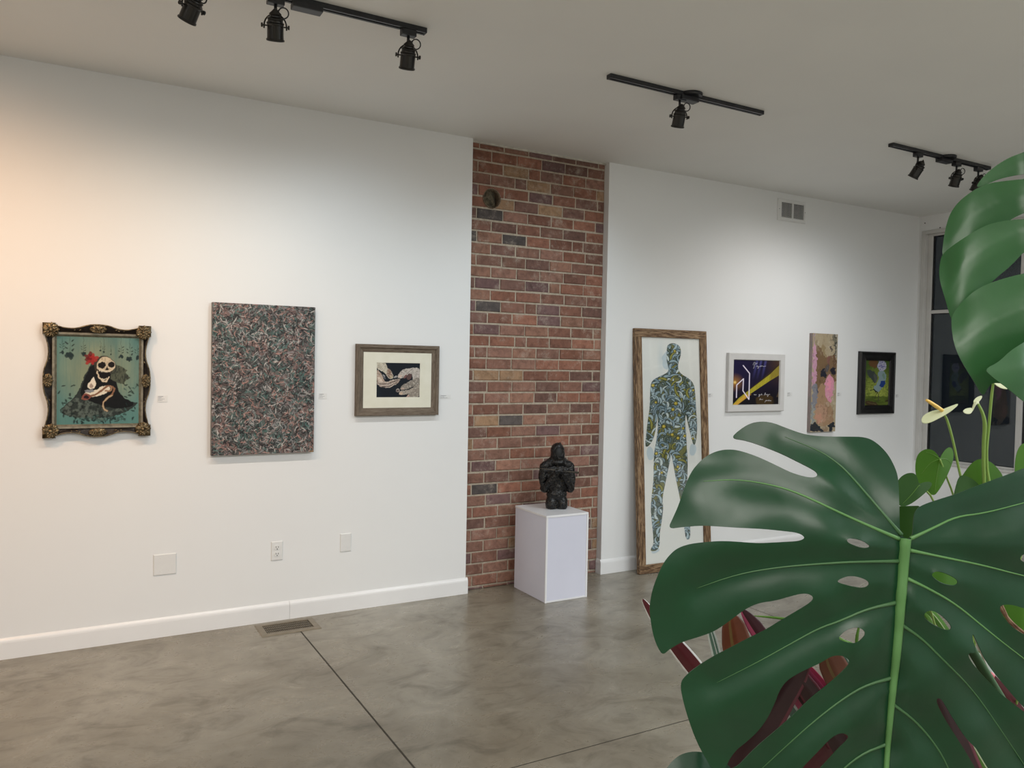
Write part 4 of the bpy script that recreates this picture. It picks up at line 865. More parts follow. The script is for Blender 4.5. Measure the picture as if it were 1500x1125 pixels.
def pxtube(name, parent, pts, depth, rad, mat, lift=.0):
    """vein or stem following a px polyline; rad in px list or number"""
    P = np.array(smooth_line(pts, 2)); d = depth(P); n = len(P); r = np.interp(np.linspace(0, 1, n), np.linspace(0, 1, len(rad)), rad)
    bm = NB(); tube(bm, [at(p[0], p[1], q-lift) for p, q in zip(P, d)], [max(.0002, a*q/F) for a, q in zip(r, d)], 8); return obj(name, bm, mat, parent, smooth=True)
def leafmat(name, c1, c2, rough=.36, transl=.12, use_attr=False, spec=.5, sheen=.0, sc=7):
    m = M(name, c1, rough, spec); v = m.coord(); f = m.noise(v, sc, 5, .6, .6); c = m.ramp(f, [(.3, c1), (.7, c2)])
    if use_attr: c = m.mix(1, m.attr(), m.ramp(f, [(.3, (.8, .8, .8)), (.7, (1.15, 1.15, 1.15))]), 'MULTIPLY')
    m.col(c); f2 = m.noise(v, 60, 4); m.bump(f2, .12, .002); m.rough(m.ramp(m.noise(v, 25, 3), [(.3, (rough-.05,)*3), (.7, (rough+.07,)*3)]))
    tr = m.n('ShaderNodeBsdfTranslucent'); m.L(c, tr.inputs[0]); mx = m.n('ShaderNodeMixShader'); mx.inputs[0].default_value = transl
    m.L(m.b.outputs[0], mx.inputs[1]); m.L(tr.outputs[0], mx.inputs[2]); m.L(mx.outputs[0], m.out.inputs[0]); return m.m
MON = leafmat('monstera_leaf', (.003, .030, .010), (.005, .044, .016), .36, .05, spec=.42)
MONU = leafmat('monstera_leaf_lit', (.020, .080, .024), (.028, .105, .032), .40, .15)  # brighter copy of the leaf green; ceiling light is put into the colour
VEIN = leafmat('monstera_vein', (.075, .19, .055), (.095, .23, .07), .5, .1)
VEIN2 = leafmat('monstera_side_vein', (.035, .10, .035), (.045, .125, .04), .5, .1)
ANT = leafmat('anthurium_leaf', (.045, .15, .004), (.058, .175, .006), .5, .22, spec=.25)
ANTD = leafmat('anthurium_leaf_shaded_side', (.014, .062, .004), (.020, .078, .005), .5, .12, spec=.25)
ANTV = leafmat('anthurium_vein', (.09, .22, .02), (.11, .25, .03), .5, .1)
STEM = leafmat('anthurium_stem', (.24, .40, .085), (.30, .46, .12), .45, .1)
SPATHE = leafmat('anthurium_spathe', (.80, .88, .56), (.88, .92, .68), .5, .3)
SPADIX = mnoisy('anthurium_spadix', (.80, .50, .10), (.88, .62, .18), 120, .6, bump=.6)
SOIL = mnoisy('potting_soil', (.015, .01, .007), (.05, .035, .022), 60, 1, bump=1)
TERRA = mnoisy('charcoal_pot_glaze', (.04, .042, .045), (.06, .062, .065), 15, .35)
WPOT = mnoisy('white_pot_glaze', (.7, .7, .68), (.75, .75, .73), 15, .25)
def pot(name, parent, c, r, h, z, mat):
    bm = NB(); lathe(bm, [(r*.70, 0), (r*.72, .004), (r*.95, h-.03), (r, h-.028), (r, h), (r*.92, h), (r*.90, h-.03)], Matrix.Translation((c[0], c[1], z)), 40); obj(name, bm, mat, parent, smooth=False, bevel=0)
    bm = NB(); lathe(bm, [(r*.89, 0), (r*.88, .006)], Matrix.Translation((c[0], c[1], z+h-.028)), 30); obj('soil', bm, SOIL, parent)

# -- monstera -----------------------------------------------------------------
POTM = Vector((1.24, -4.46, 0)); mon = thing('monstera', 'large dark green monstera plant with deeply slit leaves filling the lower right', 'houseplant', POTM)
pot('pot', mon, POTM, .17, .32, 0, TERRA)
BIG = [(1071, 642), (1080, 632), (1098, 620), (1116, 617), (1132, 619), (1152, 627), (1180, 637), (1210, 639.5), (1240, 639.5), (1268, 640), (1284, 648), (1300, 664), (1310, 682), (1315, 696), (1316.6, 712), (1317, 730), (1317.6, 750), (1318, 776), (1322, 786), (1330, 790), (1337, 785), (1338, 760), (1341, 747), (1352, 739), (1380, 730), (1400, 724), (1430, 712), (1460, 701), (1500, 686), (1545, 668), (1590, 665), (1625, 690), (1640, 735), (1646, 790), (1600, 806), (1540, 806), (1500, 810), (1492, 820), (1510, 828), (1560, 826), (1650, 830), (1672, 880), (1668, 950), (1600, 935), (1540, 905), (1500, 891), (1480, 885), (1464, 887), (1466, 898), (1478, 914), (1490, 924), (1510, 935), (1580, 965), (1660, 985), (1650, 1060), (1600, 1110), (1540, 1075), (1500, 1037), (1480, 1014), (1463, 994), (1452, 980), (1441, 963), (1437, 953), (1430, 938), (1425, 927), (1424, 936), (1430, 950), (1428, 957), (1420, 956), (1418, 961), (1426, 974), (1445, 995), (1463, 1014), (1482, 1029), (1510, 1050), (1580, 1115), (1600, 1180), (1560, 1260), (1500, 1200), (1450, 1130), (1435, 1105), (1430, 1096), (1416, 1083), (1402, 1062), (1388, 1039), (1379, 1023), (1371, 1023), (1374, 1035), (1388, 1060), (1405, 1086), (1417, 1105), (1440, 1145), (1480, 1220), (1490, 1300), (1440, 1350), (1380, 1270), (1352, 1200), (1344, 1200), (1358, 1280), (1370, 1350), (1330, 1420), (1275, 1470), (1240, 1420), (1236, 1330), (1258, 1240), (1250, 1235), (1215, 1310), (1150, 1370), (1110, 1310), (1118, 1240), (1160, 1180), (1194, 1134), (1215, 1111), (1231, 1094), (1242, 1084), (1243, 1077), (1232, 1073), (1218, 1080), (1201, 1098), (1170, 1130), (1120, 1190), (1060, 1240), (1040, 1190), (1055, 1150), (1067, 1128), (1081, 1122), (1091, 1111), (1110, 1092), (1140, 1067), (1164, 1046), (1187, 1023), (1218, 999), (1240, 978), (1245, 970), (1240, 963), (1231, 960), (1218, 961), (1199, 973), (1175, 983), (1152, 997), (1142, 1011), (1135, 1030), (1124, 1053), (1110, 1072), (1091, 1089), (1079, 1098), (1068, 1113), (1062, 1128), (1050, 1136), (1034, 1112), (1020, 1086), (1008, 1053), (1000, 1025), (996, 1001), (1004, 990), (1020, 977), (1044, 962), (1068, 950), (1096, 935), (1120, 924), (1144, 909), (1168, 895), (1186, 884), (1192, 877), (1188, 871), (1176, 869), (1156, 874), (1136, 880), (1112, 883), (1092, 892), (1076, 904), (1060, 916), (1044, 926), (1024, 933), (1000, 940), (982, 950), (971, 960), (964, 950), (957, 932), (953, 910), (951, 890), (955, 866), (962, 846), (970, 828), (978, 816), (990, 804), (1008, 797), (1032, 794), (1056, 792.4), (1080, 793.6), (1100, 795.6), (1120, 796), (1150, 794), (1170, 793), (1179, 789), (1176, 784), (1166, 780), (1148, 778), (1120, 775), (1080, 773), (1052, 771), (1028, 769.6), (1000, 772), (978, 775), (986, 758), (994, 740), (1002, 716), (1012, 692), (1024, 677), (1036, 667), (1052, 660), (1068, 658), (1084, 660), (1108, 668), (1132, 679), (1156, 691), (1174, 697), (1190, 700), (1198, 697), (1196, 691), (1186, 685), (1168, 676), (1144, 664), (1116, 653), (1092, 645)]
HOLES = [[(1240, 790), (1248, 788), (1262, 791), (1272, 797), (1275, 802), (1266, 804), (1252, 800), (1242, 795)],
         [(1225, 851), (1240, 844), (1254, 844), (1271, 850), (1274, 857), (1266, 862), (1250, 860), (1232, 855)],
         [(1226, 935), (1240, 922), (1256, 918), (1266, 923), (1268, 930), (1260, 939), (1252, 943), (1238, 941)],
         [(1352, 902), (1359, 894), (1372, 896), (1387, 908), (1395, 919), (1390, 924.5), (1374, 919), (1360, 911)],
         [(1364, 841), (1372, 836), (1387, 840), (1403, 849), (1403, 856), (1396, 858.5), (1380, 855), (1368, 847)]]
MID = [(1326, 789), (1325, 800), (1321, 860), (1317, 910), (1313, 960), (1309, 1000), (1304, 1050), (1299, 1110), (1292, 1250), (1278, 1450)]
SV = [[(1320, 783), (1280, 736), (1240, 690), (1224, 676), (1200, 660), (1150, 640)], [(1316, 789), (1240, 756), (1170, 722), (1130, 710), (1080, 702), (1030, 705)], [(1318, 822), (1250, 823), (1200, 826), (1140, 831), (1080, 841), (1020, 862)],
      [(1312, 883), (1270, 892), (1230, 910), (1200, 920), (1160, 942), (1110, 970), (1050, 1000)], [(1307, 993), (1270, 1003), (1240, 1020), (1200, 1050), (1160, 1085), (1090, 1150)], [(1299, 1090), (1260, 1105), (1220, 1140), (1160, 1220)],
      [(1334, 789), (1370, 772), (1400, 757), (1440, 752), (1480, 742), (1580, 715)], [(1333, 806), (1380, 816), (1440, 828), (1500, 844), (1620, 870)], [(1328, 847), (1360, 862), (1400, 885), (1440, 918), (1480, 950), (1600, 1040)],
      [(1322, 916), (1350, 935), (1380, 965), (1420, 1005), (1450, 1045), (1540, 1180)], [(1306, 1030), (1340, 1055), (1370, 1090), (1390, 1125), (1440, 1250)]]
def dbig(P):
    X, Y = P[:, 0], P[:, 1]; t = np.full(len(P), .86)
    dm = dline(P, MID); dv = np.full(len(P), 1e9)
    for s in SV: dv = np.minimum(dv, dline(P, s))
    t += .0050*np.exp(-(dm/14)**2)+.0060*np.exp(-(dv/24)**2)
    up = np.clip((800-Y)/170, 0, 2); t += .046*up**1.6
    left = np.clip((1330-X)/380, 0, 2); t += .035*left**2
    rt = np.clip((X-1330)/300, 0, 2); t += .02*rt**2
    dn = np.clip((Y-800)/330, 0, 3); t += .03*dn
    # lobe tips curl away from the viewer
    for cx, cy, r in ((1085, 640, 60), (985, 765, 60), (965, 950, 75), (1040, 1120, 70), (1300, 655, 60)): t += .010*np.exp(-((X-cx)**2+(Y-cy)**2)/r**2)
    for cx, cy, r, a in ((1255, 960, 30, .006), (1205, 770, 36, .008), (1205, 880, 30, .006), (1410, 950, 34, .007), (1255, 797, 22, .004), (1250, 852, 22, .004), (1247, 930, 22, .004), (1375, 910, 24, .004), (1384, 848, 22, .004)): t -= a*np.exp(-((X-cx)**2+(Y-cy)**2)/r**2)
    t += .0034*np.sin(X*.028+Y*.02)*np.sin(Y*.03)
    return t
add_leaf('leaf', mon, leaf_bm(BIG, HOLES, dbig, 6, 2), MON, .0010, 'broad dark green leaf with holes and slits, pale midrib, nearest of the plant')
pxtube('midrib', mon, MID, dbig, [8.8, 8.2, 7.4, 6.4, 5.2, 4.2, 3.2, 1], VEIN, .0015)
for k, s in enumerate(SV): pxtube('vein', mon, s, dbig, [3.4, 2.0, 1.6, 1.2, .8, .3], VEIN if k in (1, 6, 7, 8) else VEIN2, .0002)
bm = NB(); tube(bm, [at(1327, 794, .866), at(1332, 802, .885), at(1352, 838, .94), at(1410, 930, 1.0), at(1530, 1130, 1.02), (POTM.x-.06, POTM.y+.03, .70), (POTM.x, POTM.y, .30)], [.0045, .005, .006, .006, .0065, .008, .010], 10); obj('petiole', bm, VEIN2, mon, smooth=True)

# the second leaf, seen from the side at the right edge: overlapping lobes joined along its midrib
LOBES = [([(1430, 274.7), (1434.7, 265), (1449.6, 249.5), (1472, 233.6), (1498, 223), (1540, 210), (1620, 200), (1620, 262), (1540, 252), (1500, 254.7), (1481, 258), (1462.7, 262.5), (1440, 272)], .985, [(1434, 271), (1500, 238), (1620, 228)]),
 ([(1620, 262), (1540, 258), (1490.7, 263), (1472, 265), (1449.6, 268), (1431, 275.6), (1414, 287), (1401, 299), (1391, 314), (1385, 334), (1381.5, 355), (1379.5, 377), (1395, 390), (1440, 355), (1479, 322), (1500, 312), (1540, 296), (1620, 280)], .955, [(1386, 360), (1420, 318), (1460, 296), (1620, 268)]),
 ([(1379, 374), (1392, 362), (1416, 345.6), (1442, 330.7), (1464.5, 324), (1500, 320.4), (1550, 318), (1620, 320), (1620, 345), (1540, 350), (1500, 369), (1490.7, 379), (1475.7, 394), (1462.7, 404), (1440, 425), (1410, 455), (1397, 474), (1391, 462), (1384, 436), (1378, 417), (1375.5, 402), (1376.5, 388)], .925, [(1385, 430), (1410, 385), (1450, 358), (1500, 336), (1620, 328)]),
 ([(1394, 462), (1408.5, 443), (1425, 428), (1440, 418.7), (1462.7, 410), (1500, 400), (1550, 392), (1620, 390), (1620, 480), (1540, 520), (1500, 545), (1470, 562), (1453, 560.5), (1446, 570), (1440, 582), (1429, 562), (1416, 542), (1405, 523), (1397, 502.7), (1393.5, 478)], .890, [(1404, 505), (1450, 474), (1520, 442), (1620, 425)]),
 ([(1442, 540.5), (1462.7, 530.7), (1479.5, 514), (1500, 501), (1540, 480), (1620, 460), (1620, 650), (1560, 625), (1500, 588.5), (1490.7, 581), (1470, 564), (1453, 552)], .835, [(1450, 545), (1500, 540), (1560, 535), (1620, 530)])]
for k, (o_, t0, ax_) in enumerate(LOBES):
    def dl(P, t0=t0, ax_=ax_):
        f = np.clip((P[:, 0]-1490)/120, 0, 1); f = f*f*(3-2*f); d = dline(P, ax_)
        # signed side of the lobe axis: the upper half faces the ceiling, the lower half the room
        t = t0+(.875-t0)*f + .003*np.exp(-(d/13)**2) + .00030*d + .035*np.clip((1440-P[:, 0])/70, 0, 1.5)**2*.5
        ya = np.interp(P[:, 0], [a[0] for a in sorted(ax_)], [a[1] for a in sorted(ax_)]); t += np.clip((ya-P[:, 1])/30, -2, 2)*.006
        return t
    add_leaf('leaf_lobe', mon, leaf_bm(o_, [], dl, 6, 2), MONU, .0010, 'brighter green leaf lobe at the right edge' if k == 0 else None)
dm2 = lambda P: np.full(len(P), .872)
pxtube('midrib', mon, [(1618, 205), (1612, 350), (1612, 500), (1622, 645)], dm2, [3, 7, 8, 3], VEIN)
bm = NB(); tube(bm, [at(1612, 400, .878), at(1640, 520, .92), at(1690, 900, .97), (POTM.x+.04, POTM.y+.03, .75), (POTM.x+.01, POTM.y, .30)], [.005, .006, .0065, .008, .010], 10); obj('petiole', bm, VEIN2, mon, smooth=True)
# low small leaf
o_ = [(960, 1190), (968, 1140), (976.5, 1125), (987, 1112), (1001, 1103), (1022.5, 1100), (1045, 1106), (1080, 1130), (1110, 1200), (1040, 1240)]
dlow = lambda P: .99+.0009*np.abs(P[:, 0]-1025)*.3+np.clip((1180-P[:, 1])/100, -1, 1)*.05+.004*np.sin(P[:, 0]*.05)
add_leaf('leaf', mon, leaf_bm(o_, [], dlow, 7, 2), MON, .001, 'small dark leaf at the bottom edge, left of the big leaf')
bm = NB(); tube(bm, [at(1040, 1190, .99), at(1120, 1230, 1.0), at(1350, 1300, .98), (POTM.x-.02, POTM.y+.01, .30)], [.003, .004, .005, .007], 8); obj('petiole', bm, VEIN2, mon, smooth=True)

# -- plant table --------------------------------------------------------------
TX, TY = 1.30, -3.86; WD = wood('dark_walnut', [(.3, (.02, .012, .007)), (.5, (.05, .028, .015)), (.7, (.075, .042, .024))], (2, 12, 12), .4, .1, 1, 5)
t = thing('plant_table', 'low dark wooden table carrying the smaller potted plants, hidden below the leaves', 'table', (TX, TY, 0))
bm = NB(); box(bm, TX-.34, TX+.34, TY-.17, TY+.21, .70, .73); obj('tabletop', bm, WD, t, bevel=.003)
for sx in (-1, 1):
    for ty in (TY-.14, TY+.18):
        bm = NB(); box(bm, TX+sx*.31-.018, TX+sx*.31+.018, ty-.018, ty+.018, 0, .70); obj('leg', bm, WD, t)
TZ = .7305

# -- anthurium ----------------------------------------------------------------
PA = Vector((1.42, -3.88, TZ)); ant = thing('anthurium', 'bright green anthurium with pale yellow-green blooms behind the monstera leaf', 'houseplant', PA); pot('pot', ant, PA, .075, .15, TZ, WPOT); PA_ = PA+Vector((0, 0, .12))
def dA(t0, cx, cy, kx=0, ky=0, cup=0): return lambda P: t0+kx*(P[:, 0]-cx)/F+ky*(P[:, 1]-cy)/F+cup*np.abs(P[:, 0]-cx)/F
def heart(o_, t0, cx, cy, kx, ky, cup, mat, vein=None, label=None, sm=2):
    d = dA(t0, cx, cy, kx, ky, cup); add_leaf('leaf', ant, leaf_bm(o_, [], d, 6, sm), mat, .0008, label)
    for v_ in vein or []: pxtube('leaf_vein', ant, v_, d, [.5, .35, .15], ANTV, .0001)
def stem(parent, pts, rad, mat, name='stem'):
    bm = NB(); P = [Vector(p) for p in pts]; Q = smooth_line([tuple(p) for p in P], 2); n = len(Q); r = np.interp(np.linspace(0, 1, n), np.linspace(0, 1, len(rad)), rad); tube(bm, Q, list(r), 8); return obj(name, bm, mat, parent, smooth=True)
heart([(1341, 676.5), (1345, 664), (1356, 657), (1367, 659), (1373.5, 666), (1377, 672), (1380, 665), (1386, 657), (1392, 654.5), (1396.5, 660), (1397, 672), (1392, 687), (1384, 704), (1375, 719), (1368, 727), (1356, 719), (1345, 708.5), (1341, 693)], 1.25, 1377, 690, .25, -.35, .35, ANT, [[(1377, 672), (1372, 697), (1369, 724)], [(1377, 672), (1362, 678), (1350, 694)], [(1377, 672), (1368, 666), (1356, 662)], [(1377, 672), (1388, 672), (1393, 680)]], 'upright heart-shaped leaf, its back to the viewer')
stem(ant, [at(1377, 673, 1.252), at(1386, 698, 1.26), at(1397, 725, 1.27), at(1415, 800, 1.3), at(1430, 950, 1.33), PA_], [.0014, .0014, .0016, .0018, .002, .0025], STEM, 'petiole')
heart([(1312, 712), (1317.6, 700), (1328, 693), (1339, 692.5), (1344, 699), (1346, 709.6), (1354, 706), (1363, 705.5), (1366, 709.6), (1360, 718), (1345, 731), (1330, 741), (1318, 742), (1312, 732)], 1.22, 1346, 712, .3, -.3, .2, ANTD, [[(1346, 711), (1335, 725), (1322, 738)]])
stem(ant, [at(1346, 711, 1.222), at(1356, 718, 1.23), at(1367, 730, 1.25), at(1400, 820, 1.3), at(1425, 960, 1.33), PA_], [.0015, .0016, .0016, .0018, .002, .0025], STEM, 'petiole')
heart([(1396, 735), (1403, 708.5), (1411.5, 693.6), (1424, 677), (1437, 671), (1452, 676.5), (1462.7, 687), (1471, 700), (1474, 730), (1455, 775), (1430, 800), (1405, 775)], 1.30, 1437, 720, .1, -.3, .3, ANT, [[(1440, 695), (1438, 730), (1435, 780)]])
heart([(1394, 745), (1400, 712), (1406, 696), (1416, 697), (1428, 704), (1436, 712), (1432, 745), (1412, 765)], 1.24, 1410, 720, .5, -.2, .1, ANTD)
heart([(1486, 690), (1488, 668), (1492.5, 655), (1500, 648), (1530, 640), (1556, 670), (1535, 720), (1505, 742), (1489, 722)], 1.25, 1515, 690, .3, -.4, .3, ANT)
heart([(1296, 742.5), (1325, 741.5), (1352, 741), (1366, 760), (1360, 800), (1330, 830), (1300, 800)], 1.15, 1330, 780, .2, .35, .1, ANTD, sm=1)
heart([(1350, 850), (1368, 826), (1392, 824), (1414, 840), (1420, 862), (1396, 880), (1362, 876)], 1.15, 1385, 850, .2, -.4, .2, ANT)
heart([(1448, 900), (1470, 872), (1510, 862), (1550, 890), (1560, 940), (1520, 980), (1480, 960)], 1.12, 1500, 920, .2, -.3, .3, ANT)
for q in ([(1460, 880), (1474, 905), (1500, 928), (1540, 950)], [(1466, 884), (1480, 916), (1505, 934)]): pxtube('dry_stalk', ant, q, dA(1.095, 1500, 920), [2, 2.5, 2, 1.2], mnoisy('dry_brown_stalk', (.12, .05, .025), (.3, .18, .11), 60, .8))
for sx, sy, t_ in ((1440, 800, 1.30), (1415, 760, 1.25), (1510, 735, 1.25), (1335, 815, 1.16), (1395, 870, 1.16), (1500, 960, 1.13)): stem(ant, [at(sx, sy, t_), at(sx*.6+1450*.4, sy+130, 1.27), PA_], [.0014, .0018, .0024], STEM, 'petiole')
# blooms
spa = [(1407, 589.5), (1388, 596.5), (1379.5, 600), (1367, 601), (1354, 607), (1349, 614), (1351.5, 620), (1362, 619), (1379.5, 610), (1393, 602)]
add_leaf('spathe', ant, leaf_bm(spa, [], lambda P: 1.22+1.6*(605-P[:, 1]+(P[:, 0]-1378)*-.35)/F, 3, 2), SPATHE, .0012)
stem(ant, [at(1380, 601, 1.222), at(1371, 595, 1.215), at(1363, 589.5, 1.21), at(1357, 586, 1.205)], [.0030, .0032, .0028, .0018], SPADIX, 'spadix')
stem(ant, [at(1382, 605, 1.225), at(1388, 616, 1.23), at(1396.5, 647, 1.24), at(1404, 685, 1.25), at(1413, 722, 1.26), at(1425, 820, 1.3), PA_], [.0014, .0019, .0019, .0019, .002, .0022, .0026], STEM)
for q in ([(1438, 579), (1430, 582), (1425.5, 588), (1429, 592), (1435, 588), (1439, 582)], [(1410, 602), (1415, 598), (1424, 597), (1425, 602), (1422, 606), (1415, 606)]):
    add_leaf('spathe', ant, leaf_bm(q, [], lambda P: 1.20+.8*(595-P[:, 1])/F, 2.2, 1), SPATHE, .0012)
stem(ant, [at(1424, 602, 1.201), at(1426, 596, 1.20), at(1429, 590, 1.20), at(1433, 590, 1.202)], [.0010, .0017, .0024, .0018], SPATHE, 'spadix')
stem(ant, [at(1432, 590, 1.203), at(1440, 606, 1.21), at(1443, 622, 1.22), at(1441, 647, 1.23), at(1440.5, 677, 1.24), at(1442, 710, 1.25), at(1440, 830, 1.3), PA_], [.0016, .0022, .0030, .0030, .0028, .0026, .0026, .0028], STEM)
stem(ant, [at(1455, 560, 1.20), at(1452, 583, 1.21), at(1448.5, 625, 1.225), at(1444.8, 660, 1.235), at(1446, 690, 1.245), at(1450, 710, 1.25), at(1446, 830, 1.3), PA_], [.0016, .0022, .0022, .0022, .0022, .0022, .0024, .0028], STEM)
add_leaf('spathe', ant, leaf_bm([(1454, 558), (1462, 558), (1470, 563), (1478, 570), (1468, 569), (1459, 564)], [], lambda P: 1.19+.6*(565-P[:, 1])/F, 2.5, 1), SPATHE, .0012)

# -- stromanthe: striped blades with wine-red backs ---------------------------
PS = Vector((1.12, -3.80, TZ)); strm = thing('stromanthe', 'plant with wine-red, pink and white-striped leaves showing through the slits of the monstera leaf', 'houseplant', PS); pot('pot', strm, PS, .085, .13, TZ, TERRA)
BLM = leafmat('striped_leaf', (1, 1, 1), (1, 1, 1), .4, .12, True, sc=20)
def blade(parent, pts, hw, kind, fold=.25, name='leaf', base=None):
    Q = np.array(smooth_line(pts, 2)); n = len(Q); h = np.interp(np.linspace(0, 1, n), np.linspace(0, 1, len(hw)), hw); h[-1] = .3
    pal_ = {'red': lambda u: (.075, .008, .012) if abs(u) < .85 else (.35, .30, .30) if u > 0 else (.20, .02, .05), 'maroon': lambda u: (.028, .004, .007) if abs(u) < .8 else (.10, .008, .02),
            'brown': lambda u: (.13, .035, .014) if abs(u+.3) > .12 else (.16, .10, .03), 'pink': lambda u: (.45, .05, .14) if u < .3 else (.30, .02, .06),
            'var': lambda u: (.60, .66, .62) if abs(u) > .62 or abs(u-.12) < .1 else (.10, .20, .15), 'pinkedge': lambda u: (.04, .004, .010) if u > -.45 else (.42, .06, .14),
            'green': lambda u: (.10, .24, .03), 'stripe': lambda u: (.10, .26, .04) if abs(u-.15) > .13 else (.55, .66, .42), 'edge': lambda u: (.075, .008, .012) if abs(u) < .78 else (.62, .62, .60)}[kind]
    bm = NB(); lay = bm.loops.layers.float_color.new('paint'); K = 10; rows = []
    for i, (x, y, t_) in enumerate(Q):
        a, b = Q[max(i-1, 0)], Q[min(i+1, n-1)]; dx, dy = b[0]-a[0], b[1]-a[1]; L = math.hypot(dx, dy)+1e-9; nx, ny = -dy/L, dx/L
        rows.append([bm.verts.new(at(x+nx*h[i]*u, y+ny*h[i]*u, t_+fold*abs(u)*h[i]/F+.05*u*h[i]/F)) for u in np.linspace(-1, 1, K+1)])
    for i in range(n-1):
        for k in range(K):
            f = bm.faces.new((rows[i][k], rows[i][k+1], rows[i+1][k+1], rows[i+1][k])); c = pal_(-1+(k+.5)*2/K)
            for lp in f.loops: lp[lay] = (*c, 1)
    for f in bm.faces:
        f.normal_update()
        if f.normal.dot(Vector(FW)) > 0: f.normal_flip()
    o = add_leaf(name, parent, bm, BLM, .0006)
    if base is not None:
        x, y, t_ = Q[0]; stem(parent, [at(x, y, t_+.003), tuple((Vector(at(x, y, t_))+base)/2+Vector((0, 0, .01))), tuple(base)], [.0015, .002, .002], BLM2, 'petiole')
    return o
BLM2 = leafmat('red_petiole', (.12, .03, .02), (.16, .05, .03), .5, .1)
B_ = PS+Vector((0, 0, .10))
for pts, hw, kind in (
    ([(1120, 1140, 1.2), (1050, 1020, 1.2), (1005, 963, 1.19), (965, 915, 1.18), (941, 877, 1.18)], [12, 14, 14, 8, 1], 'edge'),
    ([(1080, 1060, 1.22), (1058, 990, 1.22), (1045, 940, 1.21), (1034, 900, 1.2)], [8, 8, 6.5, 1], 'var'),
    ([(1140, 1120, 1.21), (1105, 1010, 1.2), (1080, 950, 1.2), (1075, 920, 1.2), (1070, 898, 1.2)], [18, 23, 23, 17, 1], 'brown'),
    ([(1200, 1060, 1.23), (1140, 970, 1.22), (1106, 918, 1.21), (1086, 892, 1.2)], [14, 14, 11, 1], 'pinkedge'),
    ([(1300, 1110, 1.2), (1245, 1015, 1.2), (1220, 978, 1.19), (1206, 935, 1.18)], [24, 25, 20, 2], 'brown'),
    ([(1240, 1060, 1.24), (1208, 1008, 1.23), (1188, 985, 1.22), (1170, 965, 1.21)], [8, 8, 7, 1], 'pink'),
    ([(1240, 1110, 1.22), (1195, 1025, 1.21), (1168, 990, 1.20), (1150, 966, 1.2)], [18, 17, 14, 1], 'maroon'),
    ([(1200, 1090, 1.25), (1165, 1040, 1.24), (1150, 1015, 1.235), (1134, 985, 1.23)], [22, 20, 14, 1], 'var'),
    ([(1060, 1160, 1.19), (1105, 1080, 1.19), (1132, 1035, 1.195), (1165, 990, 1.2), (1185, 955, 1.2)], [26, 30, 27, 18, 1], 'maroon'),
    ([(1130, 1160, 1.24), (1092, 1112, 1.235), (1070, 1086, 1.23)], [12, 12, 1], 'var'),
    ([(1150, 1180, 1.22), (1215, 1100, 1.22), (1262, 1050, 1.22)], [32, 32, 4], 'red'),
    ([(1420, 1140, 1.2), (1395, 1075, 1.2), (1378, 1030, 1.2), (1362, 990, 1.2)], [24, 22, 15, 1], 'maroon'),
    ([(1460, 1150, 1.22), (1428, 1098, 1.22), (1408, 1062, 1.22)], [10, 11, 1], 'stripe'),
    ([(1530, 1090, 1.2), (1480, 1025, 1.2), (1450, 988, 1.2)], [10, 10, 5], 'red'),
    ([(1290, 1040, 1.23), (1255, 990, 1.23), (1232, 950, 1.23)], [18, 16, 2], 'var'),
    ([(1470, 1050, 1.25), (1445, 990, 1.25), (1420, 948, 1.25)], [12, 14, 3], 'var')):
    blade(strm, pts, hw, kind, base=B_)
bm = NB(); blob(bm, Matrix.Translation(at(1451, 989, 1.19)) @ Matrix.Diagonal((.006, .006, .005, 1)), 2); obj('bud', bm, mnoisy('pink_bud', (.5, .1, .12), (.6, .16, .18), 90, .6), strm, smooth=True)
stem(strm, [at(1451, 989, 1.19), at(1441, 966, 1.185), at(1430, 940, 1.18), at(1425, 926, 1.18)], [.0009, .0012, .0014, .0006], mnoisy('pale_stalk', (.4, .38, .3), (.5, .46, .38), 60, .6), 'stalk')

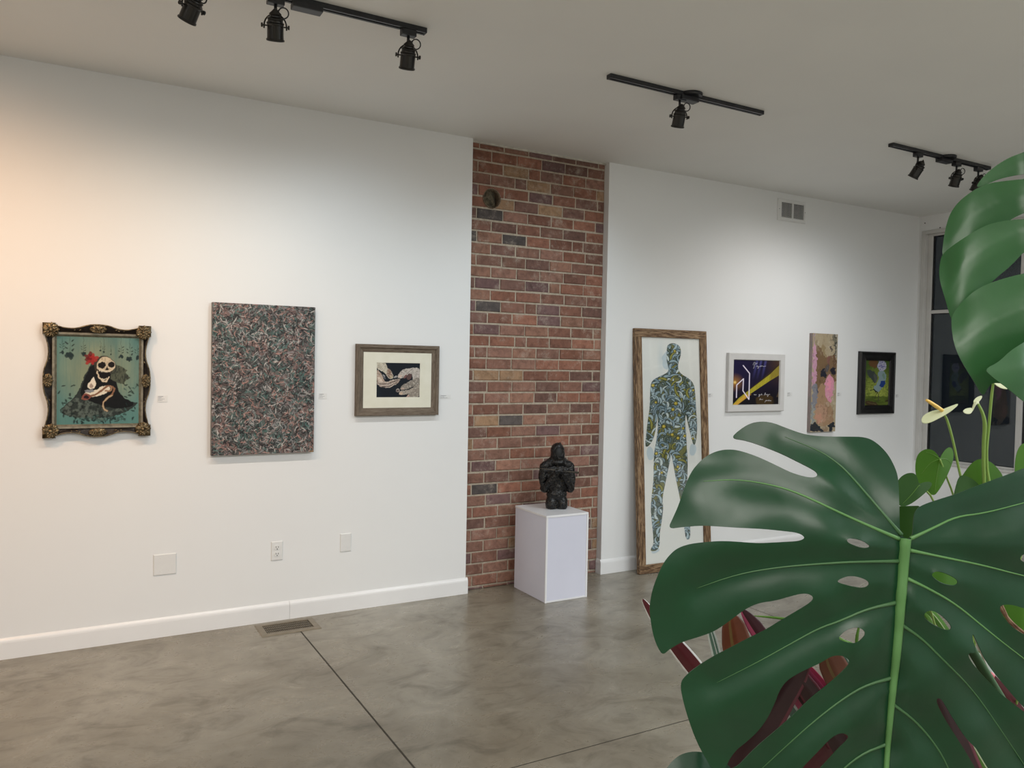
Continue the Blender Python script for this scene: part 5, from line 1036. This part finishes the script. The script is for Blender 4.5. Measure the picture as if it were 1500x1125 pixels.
# -- spider plant -------------------------------------------------------------
PP = Vector((1.27, -3.72, TZ)); spi = thing('spider_plant', 'thin arching green blades glimpsed through the monstera leaf holes', 'houseplant', PP); pot('pot', spi, PP, .06, .11, TZ, TERRA); B2 = PP+Vector((0, 0, .085))
for pts, hw, kind in (
    ([(1330, 1060, 1.33), (1270, 960, 1.31), (1190, 912, 1.3), (1140, 905, 1.3), (1102, 902, 1.3)], [3, 3, 2.4, 1.8, .3], 'green'),
    ([(1340, 1060, 1.35), (1300, 920, 1.34), (1270, 868, 1.33), (1240, 862, 1.32), (1215, 868, 1.31)], [4, 5, 5, 4, .3], 'green'),
    ([(1300, 1100, 1.35), (1256, 960, 1.34), (1254, 935, 1.33), (1262, 905, 1.33)], [3, 2.6, 2.4, .3], 'green'),
    ([(1340, 1080, 1.33), (1290, 980, 1.33), (1250, 942, 1.32), (1220, 935, 1.31)], [3, 2.6, 2.4, .3], 'green'),
    ([(1400, 1080, 1.34), (1405, 960, 1.33), (1380, 915, 1.32), (1358, 890, 1.31), (1335, 880, 1.31)], [5, 7, 6, 5, .3], 'stripe'),
    ([(1380, 1080, 1.36), (1380, 960, 1.35), (1360, 910, 1.34), (1345, 885, 1.33)], [5, 6, 6, .3], 'green')):
    blade(spi, pts, hw, kind, fold=.5, base=B2)
# room lamps outside the picture (further tracks of the same room)
def area(name, loc, sx, sy, power, col, rot=(0, 0, 0)):
    ld = bpy.data.lights.new(name, 'AREA'); ld.shape = 'RECTANGLE'; ld.size = sx; ld.size_y = sy; ld.energy = power; ld.color = col
    o = bpy.data.objects.new(name, ld); COL.objects.link(o); o.location = loc; o.rotation_euler = rot; return o
def spot(name, loc, aim, power, col, size=120, r=.05):
    ld = bpy.data.lights.new(name, 'SPOT'); ld.energy = power; ld.color = col; ld.spot_size = math.radians(size); ld.spot_blend = 1; ld.shadow_soft_size = r
    o = bpy.data.objects.new(name, ld); COL.objects.link(o); o.location = loc; o.rotation_euler = Vector(aim).to_track_quat('-Z', 'Y').to_euler(); return o
spot('warm_spot', (-.7, -1.41, 2.85), (.1, .9, -1.1), 50, WARM, 115)
spot('warm_spot', (-2.3, -1.41, 2.85), (.4, .9, -.95), 36, WARM, 120)
area('room_lamps', (-1.2, -5.8, 3.0), 3.0, 2.5, 112, (1, .95, .90))
area('room_lamps', (4.0, -5.6, 3.0), 3.5, 2.5, 180, (.92, .97, 1))
w = bpy.data.worlds.new('night'); bpy.context.scene.world = w; w.use_nodes = True
w.node_tree.nodes['Background'].inputs[0].default_value = (.010, .012, .016, 1); w.node_tree.nodes['Background'].inputs[1].default_value = .6
sc = bpy.context.scene; sc.view_settings.view_transform = 'Standard'; sc.view_settings.look = 'None'; sc.view_settings.exposure = .52; sc.view_settings.gamma = 1
